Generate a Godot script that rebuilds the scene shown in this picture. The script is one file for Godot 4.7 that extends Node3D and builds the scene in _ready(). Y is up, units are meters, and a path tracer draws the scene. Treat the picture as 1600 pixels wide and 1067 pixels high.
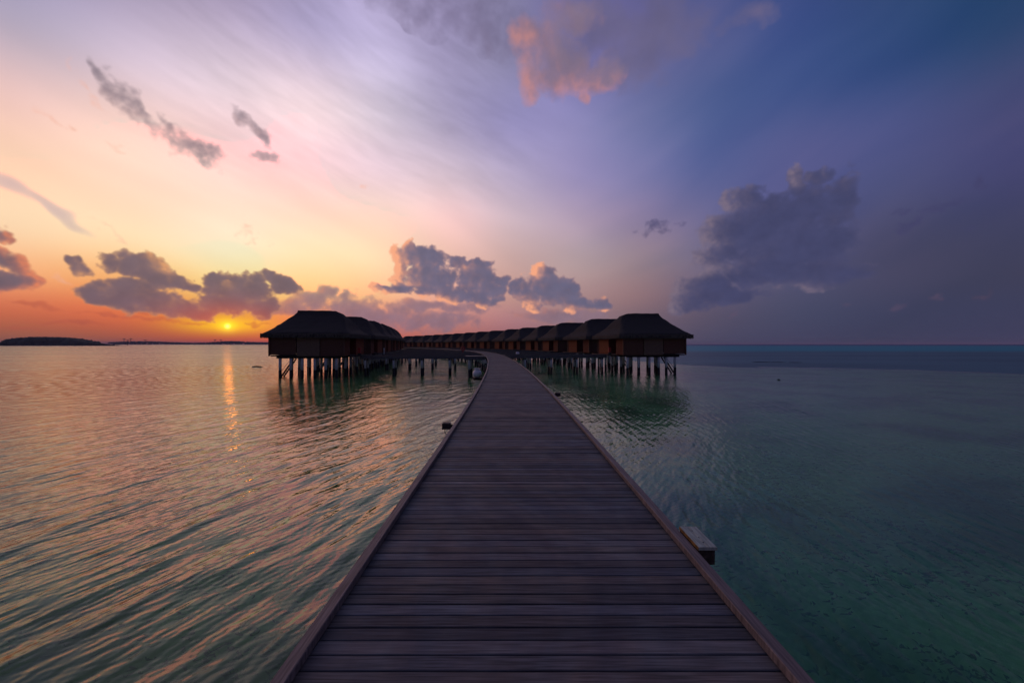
extends Node3D
# A timber boardwalk over a lagoon at sunset, thatched stilt villas on both sides. World y = 0 is the water, -z is straight ahead.

const SKY_W := 4096
const SKY_H := 2048
const EYE := 4.1            # eye above the water
const DECK := 2.6           # boardwalk top above the water
const SUN_AZ := -32.05
const SUN_EL := 1.9

var rng := RandomNumberGenerator.new()
var M := {}
var used_names := {}


func _ready() -> void:
	rng.seed = 20417
	set_camera()
	set_sky_and_sun()
	make_materials()
	make_sea()
	make_islands()
	make_boardwalk()
	make_villas()
	make_small_things()


func set_camera() -> void:
	var cam := Camera3D.new()
	cam.name = "camera"
	cam.fov = 73.76
	cam.near = 0.05
	cam.far = 60000.0
	cam.position = Vector3(0, EYE, 0)
	cam.rotation_degrees = Vector3(0.32, 0, 0)
	add_child(cam)
	cam.current = true


# ---------------------------------------------------------------- sky

func set_sky_and_sun() -> void:
	var env := Environment.new()
	env.background_mode = Environment.BG_SKY
	env.tonemap_mode = Environment.TONE_MAPPER_LINEAR
	env.tonemap_exposure = 1.0
	env.background_energy_multiplier = 1.0
	# thin evening haze that pales the far shore
	env.fog_enabled = true
	env.fog_density = 0.0001
	env.fog_light_color = Color(0.84, 0.85, 0.95)
	env.sdfgi_enabled = true
	env.ssao_enabled = true
	env.ssil_enabled = true
	var sky := Sky.new()
	var pm := PanoramaSkyMaterial.new()
	pm.panorama = ImageTexture.create_from_image(paint_sky())
	sky.sky_material = pm
	env.sky = sky
	var we := WorldEnvironment.new()
	we.name = "world_environment"
	we.environment = env
	add_child(we)
	var sun := DirectionalLight3D.new()
	sun.name = "sun"
	sun.light_energy = SUN_ENERGY
	sun.light_angular_distance = 0.8
	sun.light_color = Color(1.0, 0.5, 0.17)
	sun.shadow_enabled = true
	var a := deg_to_rad(SUN_AZ)
	var e := deg_to_rad(SUN_EL)
	var to_sun := Vector3(sin(a) * cos(e), sin(e), -cos(a) * cos(e))
	sun.look_at_from_position(Vector3.ZERO, -to_sun, Vector3.UP)
	add_child(sun)

const SUN_ENERGY := 0.0007

# sRGB of the clear air by degrees round from the sun (columns) and degrees up (rows)
const AIR_AROUND := [-16.0, -8.0, 0.0, 8.0, 16.0, 24.0, 32.0, 40.0, 48.0, 56.0, 64.0, 72.0, 80.0, 115.0, 150.0, 180.0]
const AIR_UP := [0.0, 3.0, 6.0, 10.0, 15.0, 20.0, 26.0, 33.0, 45.0, 65.0, 90.0]
const AIR_00 := [152,92,71, 168,89,68, 206,85,59, 214,95,70, 195,100,88, 172,102,96, 150,98,104, 127,92,107, 101,84,101, 76,74,98, 66,67,94, 58,61,86, 48,51,74, 66,62,88, 78,70,94, 80,72,95]
const AIR_03 := [210,113,80, 227,118,74, 231,147,67, 249,139,94, 228,138,116, 204,134,123, 176,125,129, 150,118,123, 120,99,111, 88,81,103, 71,73,100, 62,65,92, 54,57,82, 70,65,92, 84,74,100, 88,76,102]
const AIR_06 := [250,175,124, 246,175,108, 249,207,132, 255,205,136, 252,191,143, 231,169,151, 193,148,140, 171,137,137, 145,116,122, 102,92,116, 80,80,109, 70,70,97, 62,63,88, 74,68,96, 90,78,106, 94,80,108]
const AIR_10 := [252,215,175, 254,221,177, 253,239,199, 255,235,186, 255,220,178, 234,187,169, 200,164,159, 183,158,161, 148,129,141, 113,105,133, 85,85,123, 73,73,103, 63,65,96, 76,70,102, 92,80,110, 96,82,112]
const AIR_15 := [254,212,181, 255,220,194, 255,227,205, 255,227,205, 255,219,200, 246,202,198, 208,182,191, 180,159,181, 141,127,159, 101,101,144, 84,87,135, 77,81,123, 69,70,112, 74,70,108, 86,78,110, 88,80,112]
const AIR_20 := [235,196,188, 255,216,203, 255,216,213, 255,216,218, 238,209,218, 216,193,206, 185,170,198, 153,143,184, 123,122,168, 86,96,147, 85,90,140, 77,84,133, 70,74,116, 72,70,110, 80,76,110, 82,76,110]
const AIR_26 := [174,163,185, 211,192,209, 232,210,221, 246,220,227, 214,199,216, 174,163,194, 153,146,191, 142,137,184, 109,114,161, 75,91,142, 62,81,134, 49,72,121, 43,67,107, 64,68,108, 72,72,106, 74,72,106]
const AIR_33 := [152,142,184, 159,147,178, 169,155,185, 175,164,200, 189,178,214, 159,150,187, 139,134,170, 117,113,167, 107,103,150, 88,93,142, 61,77,131, 53,72,117, 42,65,106, 58,66,106, 66,68,104, 68,68,104]
const AIR_45 := [140,130,162, 146,134,166, 150,136,168, 150,136,168, 142,130,166, 132,122,160, 118,112,152, 102,100,144, 84,86,134, 68,76,126, 58,68,117, 52,64,110, 49,61,105, 52,60,102, 54,60,98, 56,60,96]
const AIR_65 := [110,104,136, 112,104,138, 114,106,138, 114,105,138, 110,103,136, 105,99,132, 98,93,128, 90,88,122, 82,82,116, 74,76,110, 68,72,106, 64,69,103, 62,67,101, 62,66,98, 63,66,97, 64,66,96]
const AIR_90 := [82,80,110, 82,80,110, 82,80,110, 82,80,110, 82,80,110, 82,80,110, 82,80,110, 82,80,110, 82,80,110, 82,80,110, 82,80,110, 82,80,110, 82,80,110, 82,80,110, 82,80,110, 82,80,110]

var air_rows: Array = []


func lin(r: float, g: float, b: float) -> Color:
	return Color(r / 255.0, g / 255.0, b / 255.0).srgb_to_linear()


func air_at(row: int, off: float) -> Color:
	# one row of the table, the far left of the sun mirrored from its right
	var right := air_side(row, absf(off))
	if off >= 0.0:
		return right
	var n := -off
	if n <= 16.0:
		return air_side(row, off)
	var edge := air_side(row, -16.0)
	var t := smoothstep(16.0, 62.0, n)
	var far := air_side(row, maxf(n * 0.78, 0.0))
	return edge.lerp(far, t)


func air_side(row: int, off: float) -> Color:
	var v: Array = air_rows[row]
	var n := AIR_AROUND.size()
	var k := 0
	while k < n - 2 and off > AIR_AROUND[k + 1]:
		k += 1
	var a: float = AIR_AROUND[k]
	var b: float = AIR_AROUND[k + 1]
	var t := clampf((off - a) / (b - a), 0.0, 1.0)
	var p0: Color = v[maxi(k - 1, 0)]
	var p1: Color = v[k]
	var p2: Color = v[k + 1]
	var p3: Color = v[mini(k + 2, n - 1)]
	return hermite(p0, p1, p2, p3, t)


func hermite(p0: Color, p1: Color, p2: Color, p3: Color, t: float) -> Color:
	var m1 := (p2 - p0) * 0.5
	var m2 := (p3 - p1) * 0.5
	var t2 := t * t
	var t3 := t2 * t
	return p1 * (2.0 * t3 - 3.0 * t2 + 1.0) + m1 * (t3 - 2.0 * t2 + t) + p2 * (-2.0 * t3 + 3.0 * t2) + m2 * (t3 - t2)


func paint_sky() -> Image:
	for row in [AIR_00, AIR_03, AIR_06, AIR_10, AIR_15, AIR_20, AIR_26, AIR_33, AIR_45, AIR_65, AIR_90]:
		var cs: Array = []
		for k in AIR_AROUND.size():
			cs.append(Color(row[3 * k] / 255.0, row[3 * k + 1] / 255.0, row[3 * k + 2] / 255.0))
		air_rows.append(cs)
	# the clear air on a coarse grid: upper half only, a column per 0.5 degree
	var bw := 720
	var bh := 360
	var base := Image.create_empty(bw, bh, false, Image.FORMAT_RGBAF)
	var columns: Array = []
	for x in bw:
		var az := (x + 0.5) / bw * 360.0 - 180.0
		var off := wrapf(az - SUN_AZ, -180.0, 180.0)
		var col: Array = []
		for r in AIR_UP.size():
			col.append(air_at(r, off))
		columns.append(col)
	var nr := AIR_UP.size()
	for y in bh:
		var el := 90.0 - (y + 0.5) / bh * 180.0
		var e := maxf(el, 0.0)
		var k := 0
		while k < nr - 2 and e > AIR_UP[k + 1]:
			k += 1
		var t: float = (e - AIR_UP[k]) / (AIR_UP[k + 1] - AIR_UP[k])
		for x in bw:
			var c: Array = columns[x]
			var q: Color = hermite(c[maxi(k - 1, 0)], c[k], c[k + 1], c[mini(k + 2, nr - 1)], t)
			q = Color(clampf(q.r, 0.0, 1.0), clampf(q.g, 0.0, 1.0), clampf(q.b, 0.0, 1.0)).srgb_to_linear()
			# where the sky is brighter than a picture can show, it goes on brightening
			q.r *= 1.0 + 0.75 * smoothstep(0.985, 1.0, q.r)
			base.set_pixel(x, y, Color(q.r, q.g, q.b, 1.0))
	base.resize(SKY_W, SKY_H, Image.INTERPOLATE_CUBIC)
	base.convert(Image.FORMAT_RGBAH)
	veil(base)
	sun_glow(base)
	for g in CLOUD_ORDER:
		cloud_bank(base, CLOUDS[g], CLOUD_LOOK[g])
	# straight ahead (-z) belongs at the edge of the panorama
	var turned := Image.create_empty(SKY_W, SKY_H, false, base.get_format())
	var half := Vector2i(SKY_W / 2, SKY_H)
	turned.blit_rect(base, Rect2i(Vector2i(SKY_W / 2, 0), half), Vector2i.ZERO)
	turned.blit_rect(base, Rect2i(Vector2i.ZERO, half), Vector2i(SKY_W / 2, 0))
	return turned


func veil(im: Image) -> void:
	# high thin cloud: fine ripples to the left of the middle, broad tilted bands to the right
	var fine := noise(0.05, 4, 11)
	var band := noise(0.032, 3, 12)
	var warp := noise(0.03, 2, 13)
	for y in range(int(SKY_H * 0.5 - 62.0 / 180.0 * SKY_H), int(SKY_H * 0.5)):
		var el := 90.0 - (y + 0.5) / SKY_H * 180.0
		var low := smoothstep(2.0, 12.0, el) * (1.0 - smoothstep(45.0, 62.0, el))
		for x in range(int(SKY_W * (0.5 - 75.0 / 360.0)), int(SKY_W * (0.5 + 75.0 / 360.0))):
			var az := (x + 0.5) / SKY_W * 360.0 - 180.0
			var side := smoothstep(75.0, 60.0, absf(az)) * low
			if side <= 0.001:
				continue
			var w := warp.get_noise_2d(az * 1.5, el * 1.5) * 3.0
			var c := im.get_pixel(x, y)
			# ripples lie along lines that fall to the right
			var u := az * 0.93 - el * 0.36 + w * 0.2
			var v := az * 0.36 + el * 0.93 + w * 0.2
			var f := fine.get_noise_2d(u * 3.0, v * 15.0) * 0.75 + fine.get_noise_2d(u * 1.2 + 70.0, v * 4.4) * 0.8
			var rip := smoothstep(13.0, 22.0, el) * smoothstep(12.0, -8.0, az) * smoothstep(-46.0, -30.0, az)
			var amount := 0.11 * f * rip * side
			# bands climb to the right
			var bu := az * 0.88 + el * 0.47
			var bv := -az * 0.47 + el * 0.88 + w * 0.5
			var b := band.get_noise_2d(bu * 0.6, bv * 3.0) + 0.3 * band.get_noise_2d(bu * 1.6 + 9.0, bv * 9.0)
			var right := smoothstep(2.0, 22.0, az)
			var amount2 := 0.20 * b * right * side
			var soft := 0.12 * band.get_noise_2d(u * 0.8 + 30.0, v * 3.0) * side * (1.0 - right)
			c = c * (1.0 + amount + soft)
			c.r *= 1.0 + amount2 * 1.15
			c.g *= 1.0 + amount2 * 0.7
			c.b *= 1.0 + amount2 * 0.35
			im.set_pixel(x, y, Color(c.r, c.g, c.b, 1.0))


func sun_glow(im: Image) -> void:
	for y in range(int(SKY_H * 0.5 - 12.0 / 180.0 * SKY_H), int(SKY_H * 0.5)):
		var el := 90.0 - (y + 0.5) / SKY_H * 180.0
		for x in range(int(SKY_W * (0.5 + (SUN_AZ - 18.0) / 360.0)), int(SKY_W * (0.5 + (SUN_AZ + 18.0) / 360.0))):
			var az := (x + 0.5) / SKY_W * 360.0 - 180.0
			var dx := az - SUN_AZ
			var dy := el - SUN_EL
			var c := im.get_pixel(x, y)
			var wide := exp(-pow(dx / 4.0, 2.0) - pow((dy - 0.1) / 0.85, 2.0))
			var tight := exp(-pow(dx / 0.8, 2.0) - pow(dy / 0.6, 2.0))
			var core := exp(-(dx * dx + dy * dy) / (0.2 * 0.2))
			c.r += 0.4 * wide + 0.35 * tight + 1.2 * core
			c.g += 0.36 * wide + 0.4 * tight + 1.2 * core
			c.b += 0.0 * wide + 0.02 * tight + 0.7 * core
			c.b *= 1.0 - 0.55 * wide
			im.set_pixel(x, y, Color(c.r, c.g, c.b, 1.0))


func noise(freq: float, octaves: int, s: int) -> FastNoiseLite:
	var n := FastNoiseLite.new()
	n.noise_type = FastNoiseLite.TYPE_SIMPLEX_SMOOTH
	n.frequency = freq
	n.fractal_type = FastNoiseLite.FRACTAL_FBM
	n.fractal_octaves = octaves
	n.fractal_gain = 0.55
	n.seed = s
	return n


# each cloud: azimuth, elevation, half-width, half-height (degrees), tilt, weight
const CLOUDS := {
	"sunbank": [[-41.54, 7.64, 1.2, 0.58, -19.38, 1], [-39.92, 7.71, 1.42, 0.97, -0, 1], [-38.47, 7.06, 2.04, 1.34, -24.6, 1], [-36.96, 6.44, 1.7, 0.81, -24.22, 1], [-35.76, 5.9, 0.96, 0.39, -0, 1], [-42.43, 4.36, 1.05, 0.59, -0, 1], [-40.63, 4.61, 2.33, 1.03, -6.53, 1], [-38.47, 4.25, 3.08, 1.19, -10.12, 1], [-35.55, 3.5, 2.47, 0.71, -12.18, 1], [-40.16, 5.5, 1.88, 0.73, -0, 1], [-33.19, 6.21, 1.35, 1.33, -0, 1], [-31.46, 5.65, 1.88, 1.63, -0, 1], [-29.67, 5.97, 1.86, 1.64, -22.51, 1], [-32.33, 4.25, 2.42, 1.22, -0, 1], [-29.05, 4.18, 1.72, 1.05, -0, 1], [-33.47, 7.19, 0.56, 0.53, -0, 1], [-43.97, 7.47, 0.38, 0.46, -0, 1], [-43.51, 6.83, 0.73, 0.54, -58.31, 1], [-27.37, 7.23, 1.16, 0.77, -21.97, 1], [-26.53, 6.43, 1.42, 0.85, -0, 1], [-27.81, 7.76, 0.76, 0.42, -0, 1]],
	"leftedge": [[-48.55, 9.07, 0.88, 0.51, -21.54, 1], [-47.83, 8.78, 0.54, 0.31, -27.9, 1], [-48.37, 7.06, 1.07, 0.79, -0, 1], [-47.47, 6.48, 1.18, 0.89, -27.99, 1], [-46.91, 5.46, 0.83, 0.71, -0, 1], [-48.19, 5.12, 1.43, 0.91, -0, 1]],
	"centre": [[-13.07, 10.67, 1.53, 1.44, -0, 1], [-11.53, 10.58, 1.86, 1.14, -0, 1], [-10.21, 9.62, 2.19, 2, -0, 1], [-8.79, 7.72, 1.73, 2.19, -0, 1], [-11.14, 7.66, 2.33, 1.55, -0, 1], [-13.83, 8.73, 0.99, 1.68, -0, 1], [-12.68, 12.04, 0.69, 0.9, -0, 1], [-14.96, 6.78, 2.41, 0.61, -0, 1], [-16.45, 6.96, 1.19, 0.46, -0, 1], [-4.82, 8.57, 2.8, 1.96, -0, 1], [-6.82, 10.48, 1.74, 0.7, -19.52, 1], [-3.22, 7.4, 2.25, 1.9, -0, 1], [-4.02, 10.14, 1.6, 0.78, -0, 1], [-1.21, 7.81, 0.89, 1.19, -0, 1], [-6.42, 6.18, 2.39, 1.03, -0, 1], [-3.22, 5.41, 2.09, 0.72, -0, 1], [4.02, 7.79, 2.08, 1.89, -0, 1], [3.62, 9.05, 1.12, 0.94, -0, 1], [5.62, 6.59, 2.39, 1.9, -0, 1], [7.21, 5.38, 1.9, 1.19, -0, 1], [7.61, 6.56, 0.95, 0.71, -0, 1], [0.64, 7.17, 1.13, 1.43, -0, 1], [2.01, 5.98, 2.09, 1.12, -0, 1], [9.58, 4.95, 2.66, 0.71, -0, 1], [11.53, 5.08, 0.77, 0.55, -0, 1], [2.82, 4.78, 1.61, 0.56, -0, 1]],
	"bank": [[-18.65, 4, 3.62, 1.52, -0, 1], [-14.96, 2.92, 5.64, 1.55, -0, 1], [-8.79, 2.82, 4.72, 1.03, -0, 1], [-20.09, 5.25, 1, 0.9, -0, 1], [-22.05, 6.14, 0.97, 0.89, -0, 1], [-23.56, 5.19, 2.03, 0.95, -0, 1], [-11.91, 4.52, 3.09, 0.94, -0, 1], [-8.01, 4.58, 4.74, 0.71, -0, 0.7], [6.42, 3.48, 5.57, 0.8, -0, 1], [-26.21, 4.15, 2.59, 0.86, -0, 1]],
	"rightcloud": [[32.04, 16.63, 0.98, 1.63, -0, 1], [34.19, 16.92, 1.01, 0.66, 21.94, 0.7], [27.17, 15.56, 1.79, 1.8, -0, 1], [29.36, 13.61, 3.06, 1.86, -0, 1], [32.62, 13.81, 2.63, 2.18, -0, 1], [35.65, 14.08, 1.51, 2.57, -17.24, 0.7], [26.21, 11.93, 3.24, 2.49, -0, 1], [31.16, 10.4, 4.13, 2.53, -0, 1], [34.57, 10.34, 2.62, 2.44, -0, 0.9], [23.69, 10.04, 1.89, 1.36, -0, 1], [28.75, 8.24, 4.34, 1.66, -0, 1], [22.88, 6.47, 3.01, 1.76, -0, 1], [20.93, 4.69, 1.97, 1.12, -0, 1], [25.56, 5.47, 2.89, 0.94, -0, 1], [34.57, 7.23, 3.28, 1.18, -0, 0.8]],
	"rightwisps": [[41.23, 11.1, 0.68, 0.53, -0, 1], [40.91, 12.44, 0.46, 0.41, -0, 1], [43.3, 12.55, 1.4, 0.72, 19.33, 0.7], [45.76, 13.97, 0.5, 0.29, 48.56, 1], [17.93, 13.58, 1.9, 0.51, 4.97, 0.35], [17.34, 13.98, 0.73, 0.29, 19.75, 0.6], [44.88, 9.92, 0.73, 0.33, -0, 0.5]],
	"pinkdots": [[26.21, 3.5, 1, 0.35, 32.66, 1], [36.44, 4.04, 0.48, 0.19, 24.24, 1], [40.16, 3.66, 0.54, 0.3, 25.38, 1], [43.09, 4.08, 0.66, 0.35, 20.05, 1], [46.14, 4.32, 0.86, 0.33, 14.2, 1]],
	"toplit": [[2.01, 34.42, 1.93, 1.64, -0, 1], [2.09, 31, 1.93, 2.6, -0, 1], [2.42, 28.57, 1.61, 1.61, -0, 1], [4.82, 33.23, 3.2, 2.81, -0, 1], [6.82, 35.59, 3.97, 1.59, -0, 1], [8.4, 36.02, 2.68, 1.36, -0, 1], [6.02, 30.88, 3.98, 2.36, -0, 1], [8.4, 30.15, 3.45, 1.69, -7.59, 1], [10.36, 29.89, 2.65, 1.43, -0, 1], [12.07, 30.75, 1.89, 1.78, -23.56, 1], [9.27, 28.28, 0.94, 0.99, -0, 1]],
	"topshade": [[11.53, 34.17, 5.07, 3.07, -7.02, 0.95], [17.93, 33.12, 5.8, 2.51, 7.41, 0.75], [-2.42, 35.49, 6.22, 2.29, -13.58, 0.28], [-11.91, 35.72, 4.59, 1.16, -6.77, 0.12], [8.01, 32.22, 4.74, 2.86, -0, 0.8], [14.58, 31.06, 3.75, 1.97, 7.62, 0.6], [28.12, 32.44, 1.88, 0.81, -0, 0.3]],
	"darkwisps": [[-42.43, 23.78, 1.17, 0.67, -53.51, 1], [-41.09, 22.69, 2.27, 1.09, -48.48, 1], [-39.78, 22.04, 2.33, 0.73, -45.19, 1], [-39.11, 21.42, 1.69, 0.48, -62.66, 0.7], [-37.11, 20.73, 1.12, 0.34, -62.24, 0.6], [-35.12, 19.37, 2.69, 1.21, -21.61, 1], [-33.75, 19.42, 1.8, 1.04, -26.51, 1], [-30.99, 23.09, 1.28, 0.75, -39.64, 1], [-29.48, 22.27, 1.76, 0.78, -44.53, 1], [-28.62, 21.65, 0.81, 0.98, -0, 1], [-28.62, 19.98, 1.26, 0.6, -0, 1]],
	"orangewisps": [[-45.56, 19.24, 1.18, 0.34, -34.09, 1], [-44.14, 18.97, 0.62, 0.25, -35.74, 1], [-43.93, 23.9, 0.54, 0.36, -49.25, 0.6], [-42.43, 21.91, 0.42, 1.66, 39.23, 0.6], [-41.09, 18.33, 0.73, 0.33, -0, 0.6], [-29.67, 11.43, 1.5, 0.99, -32.55, 0.6], [-41.63, 10.22, 1.33, 0.39, -31.14, 0.6], [-17.56, 18.36, 0.51, 0.28, -0, 0.7], [-44.55, 5.58, 0.77, 0.31, -49.39, 0.8], [-45.16, 5.64, 0.48, 0.23, -0, 0.9]],
	"lowstreaks": [[-41.54, 2.86, 1.99, 0.24, -5.32, 1], [-39.45, 3.26, 1.17, 0.25, -15.34, 1], [-37.98, 2.38, 2.76, 0.25, -7.58, 1], [-44.14, 1.88, 2.49, 0.23, -2.78, 1], [-35.12, 1.94, 1.3, 0.2, -4.88, 1], [-46.14, 3.32, 1.56, 0.22, -8.6, 1], [-29.36, 2.14, 1.23, 0.21, -9.15, 1], [-47.28, 1.23, 1.48, 0.22, -0, 1]],
	"band": [[-48.01, 12.8, 2.39, 0.72, -37.08, 1], [-45.16, 11.3, 2.97, 0.63, -28.85, 1]],
}
const CLOUD_ORDER := ["band", "lowstreaks", "topshade", "toplit", "darkwisps", "orangewisps", "bank", "centre", "rightcloud", "rightwisps", "pinkdots", "leftedge", "sunbank"]
# shade, lit: colours of the body and of the side towards the sun; thick: how fast it turns opaque; fray: raggedness; warp: degrees of billowing; cell: size of the billows in degrees; glow: light that comes through thin edges
const CLOUD_LOOK := {
	"lowstreaks": {"shade": [176, 88, 72], "lit": [225, 110, 70], "thick": 1.0, "fray": 0.9, "warp": 0.7, "cell": 1.6, "opacity": 0.6, "rim": 0.2, "glow": 0.0, "bulk": 0.1},
	"band": {"shade": [196, 168, 178], "lit": [206, 176, 180], "thick": 1.1, "fray": 0.3, "warp": 1.6, "cell": 6.0, "opacity": 0.7, "rim": 0.0, "glow": 0.0, "bulk": 0.1},
	"topshade": {"shade": [104, 98, 130], "lit": [140, 118, 140], "thick": 1.0, "fray": 0.7, "warp": 2.6, "cell": 6.0, "opacity": 0.8, "rim": 0.2, "glow": 0.1, "bulk": 0.3},
	"toplit": {"shade": [128, 112, 132], "lit": [194, 134, 130], "thick": 0.8, "fray": 0.7, "warp": 1.6, "cell": 4.5, "opacity": 0.9, "rim": 1.0, "glow": 0.0, "bulk": 0.25, "soft": 0.6},
	"darkwisps": {"shade": [120, 108, 120], "lit": [206, 168, 168], "thick": 0.8, "fray": 1.0, "warp": 1.0, "cell": 2.4, "opacity": 0.9, "rim": 0.35, "glow": 0.25, "bulk": 0.12},
	"orangewisps": {"shade": [243, 180, 155], "lit": [250, 186, 160], "thick": 0.7, "fray": 1.3, "warp": 1.2, "cell": 2.0, "opacity": 0.7, "rim": 0.2, "glow": 0.2, "bulk": -0.1},
	"bank": {"shade": [136, 112, 128], "lit": [200, 130, 112], "thick": 1.5, "fray": 0.8, "warp": 1.2, "cell": 2.6, "opacity": 0.88, "rim": 0.55, "glow": 0.2, "bulk": 0.3},
	"centre": {"shade": [98, 98, 126], "lit": [250, 170, 132], "thick": 5.5, "fray": 0.85, "warp": 1.2, "cell": 2.4, "opacity": 0.96, "rim": 1.15, "glow": 0.3, "bulk": 0.16, "soft": 0.9},
	"rightcloud": {"shade": [66, 69, 104], "lit": [122, 108, 126], "thick": 2.4, "fray": 0.7, "warp": 1.3, "cell": 2.6, "opacity": 0.94, "rim": 0.9, "glow": 0.05, "bulk": 0.4, "soft": 0.7},
	"rightwisps": {"shade": [64, 64, 102], "lit": [76, 72, 108], "thick": 1.0, "fray": 1.2, "warp": 1.0, "cell": 2.0, "opacity": 0.75, "rim": 0.2, "glow": 0.0, "bulk": 0.12},
	"pinkdots": {"shade": [104, 82, 106], "lit": [124, 90, 106], "thick": 0.8, "fray": 1.3, "warp": 0.7, "cell": 1.2, "opacity": 0.3, "rim": 0.3, "glow": 0.0, "bulk": 0.05},
	"leftedge": {"shade": [106, 94, 108], "lit": [225, 130, 95], "thick": 3.2, "fray": 0.85, "warp": 0.9, "cell": 2.0, "opacity": 0.96, "rim": 0.7, "glow": 0.3, "bulk": 0.34},
	"sunbank": {"shade": [114, 96, 107], "lit": [255, 178, 112], "thick": 5.5, "fray": 0.9, "warp": 0.9, "cell": 2.2, "opacity": 0.97, "rim": 0.5, "glow": 0.55, "bulk": 0.36, "soft": 1.0},
}


func cloud_bank(im: Image, blobs: Array, look: Dictionary) -> void:
	var s := 31 + blobs.size()
	var cell: float = look.cell
	var n := noise(1.0 / cell, 5, s)
	var fine := noise(3.2 / cell, 3, s + 3)
	var broad := noise(1.0 / cell, 2, s)
	var wx := noise(0.55 / cell, 3, s + 1)
	var wy := noise(0.55 / cell, 3, s + 2)
	var shade := lin(look.shade[0], look.shade[1], look.shade[2])
	var lit := lin(look.lit[0], look.lit[1], look.lit[2])
	var hot := lin(232, 92, 52)
	var thick: float = look.thick
	var fray: float = look.fray
	var warp: float = look.warp
	var opacity: float = look.opacity
	var rim: float = look.rim
	var glow: float = look.glow
	var soft: float = look.get("soft", 1.0)
	var bulk: float = look.get("bulk", 0.2)
	var count := blobs.size()
	var px := PackedFloat32Array()
	var py := PackedFloat32Array()
	var cs := PackedFloat32Array()
	var sn := PackedFloat32Array()
	var ia := PackedFloat32Array()
	var ie := PackedFloat32Array()
	var wt := PackedFloat32Array()
	var box := Rect2(blobs[0][0], blobs[0][1], 0, 0)
	for b in blobs:
		px.append(b[0])
		py.append(b[1])
		ia.append(1.0 / b[2])
		ie.append(1.0 / b[3])
		cs.append(cos(deg_to_rad(b[4])))
		sn.append(sin(deg_to_rad(b[4])))
		wt.append(b[5])
		var r := maxf(b[2], b[3]) * 1.6 + warp
		box = box.merge(Rect2(b[0] - r, b[1] - r, 2.0 * r, 2.0 * r))
	var x0 := int((box.position.x + 180.0) / 360.0 * SKY_W)
	var x1 := int((box.end.x + 180.0) / 360.0 * SKY_W)
	var y0 := maxi(int((90.0 - box.end.y) / 180.0 * SKY_H), 0)
	var y1 := mini(int((90.0 - box.position.y) / 180.0 * SKY_H), SKY_H / 2 - 1)
	# how much cloud there is in a direction: rounded masses, pushed about and frayed
	var density := func(a: float, e: float, sharp: float) -> float:
		var aw := a + warp * wx.get_noise_2d(a, e * 1.2)
		var ew := e + warp * 0.7 * wy.get_noise_2d(a, e * 1.2)
		var best := -1.0
		var total := 0.0
		for k in count:
			var dx := aw - px[k]
			var dy := ew - py[k]
			var u := (dx * cs[k] + dy * sn[k]) * ia[k]
			var v := (-dx * sn[k] + dy * cs[k]) * ie[k]
			var q := u * u + v * v
			if q < 3.0:
				var m := (1.0 - q) * wt[k]
				best = maxf(best, m)
				total += maxf(m, 0.0)
		if best < -0.95:
			return -1.0
		var mass := minf(0.6 * best + 0.22 * total, 0.9) + bulk
		if sharp <= 0.0:
			return mass + fray * broad.get_noise_2d(a, e * 1.15) * 0.45
		return mass + fray * (n.get_noise_2d(a, e * 1.15) * 0.8 + fine.get_noise_2d(a, e * 1.15) * 0.25)
	for y in range(y0, y1):
		var el := 90.0 - (y + 0.5) / SKY_H * 180.0
		for x in range(x0, x1):
			var az := (x + 0.5) / SKY_W * 360.0 - 180.0
			var near := false
			for k in count:
				var reach := 1.6 / minf(ia[k], ie[k]) + warp
				if absf(az - px[k]) < reach and absf(el - py[k]) < reach:
					near = true
					break
			if not near:
				continue
			var d: float = density.call(az, el, 1.0)
			if d <= 0.0:
				continue
			var cover := (1.0 - exp(-thick * d * (1.0 + d))) * opacity
			# towards the sun: how much cloud stands between
			var tx := SUN_AZ - az
			var ty := SUN_EL + 5.0 - el
			var tl := maxf(sqrt(tx * tx + ty * ty), 0.01)
			var step := cell * 0.35
			var behind := 0.0
			for q in 3:
				var reach2: float = step * [0.8, 2.0, 3.6][q]
				behind += maxf(float(density.call(az + tx / tl * reach2, el + ty / tl * reach2, 0.0)), 0.0) * [0.7, 1.0, 1.0][q]
			var light := rim * exp(-soft * 2.0 * behind)
			light *= 1.0 + 0.5 * fine.get_noise_2d(az + 7.0, el * 1.15) + 0.5 * n.get_noise_2d(az, el * 1.15)
			light = maxf(light, glow * exp(-3.5 * d))
			var c := shade * (1.0 + 0.16 * n.get_noise_2d(az * 0.8 + 40.0, el))
			c = c.lerp(hot, 0.65 * exp(-(pow((az - SUN_AZ) / 5.5, 2.0) + pow((el - SUN_EL) / 2.3, 2.0))))
			c = c.lerp(lit, clampf(light, 0.0, 1.0))
			var was := im.get_pixel(x, y)
			var seen := Color(minf(was.r, 1.0), minf(was.g, 1.0), minf(was.b, 1.0))
			var o := seen.lerp(c, cover) + (was - seen) * pow(1.0 - cover, 4.0)
			im.set_pixel(x, y, Color(o.r, o.g, o.b, 1.0))


# ---------------------------------------------------------------- names, labels, shapes

func tag(o: Node3D, label: String, category: String, group := "", kind := "") -> void:
	o.set_meta("label", label)
	if category:
		o.set_meta("category", category)
	if group:
		o.set_meta("group", group)
	if kind:
		o.set_meta("kind", kind)


func numbered(called: String) -> String:
	var n: int = used_names.get(called, 0)
	used_names[called] = n + 1
	return called if n == 0 else "%s_%03d" % [called, n]


func base(called: String, at: Vector3, turn := 0.0) -> Node3D:
	var o := Node3D.new()
	o.name = numbered(called)
	o.position = at
	o.rotation.y = turn
	add_child(o)
	return o


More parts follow.
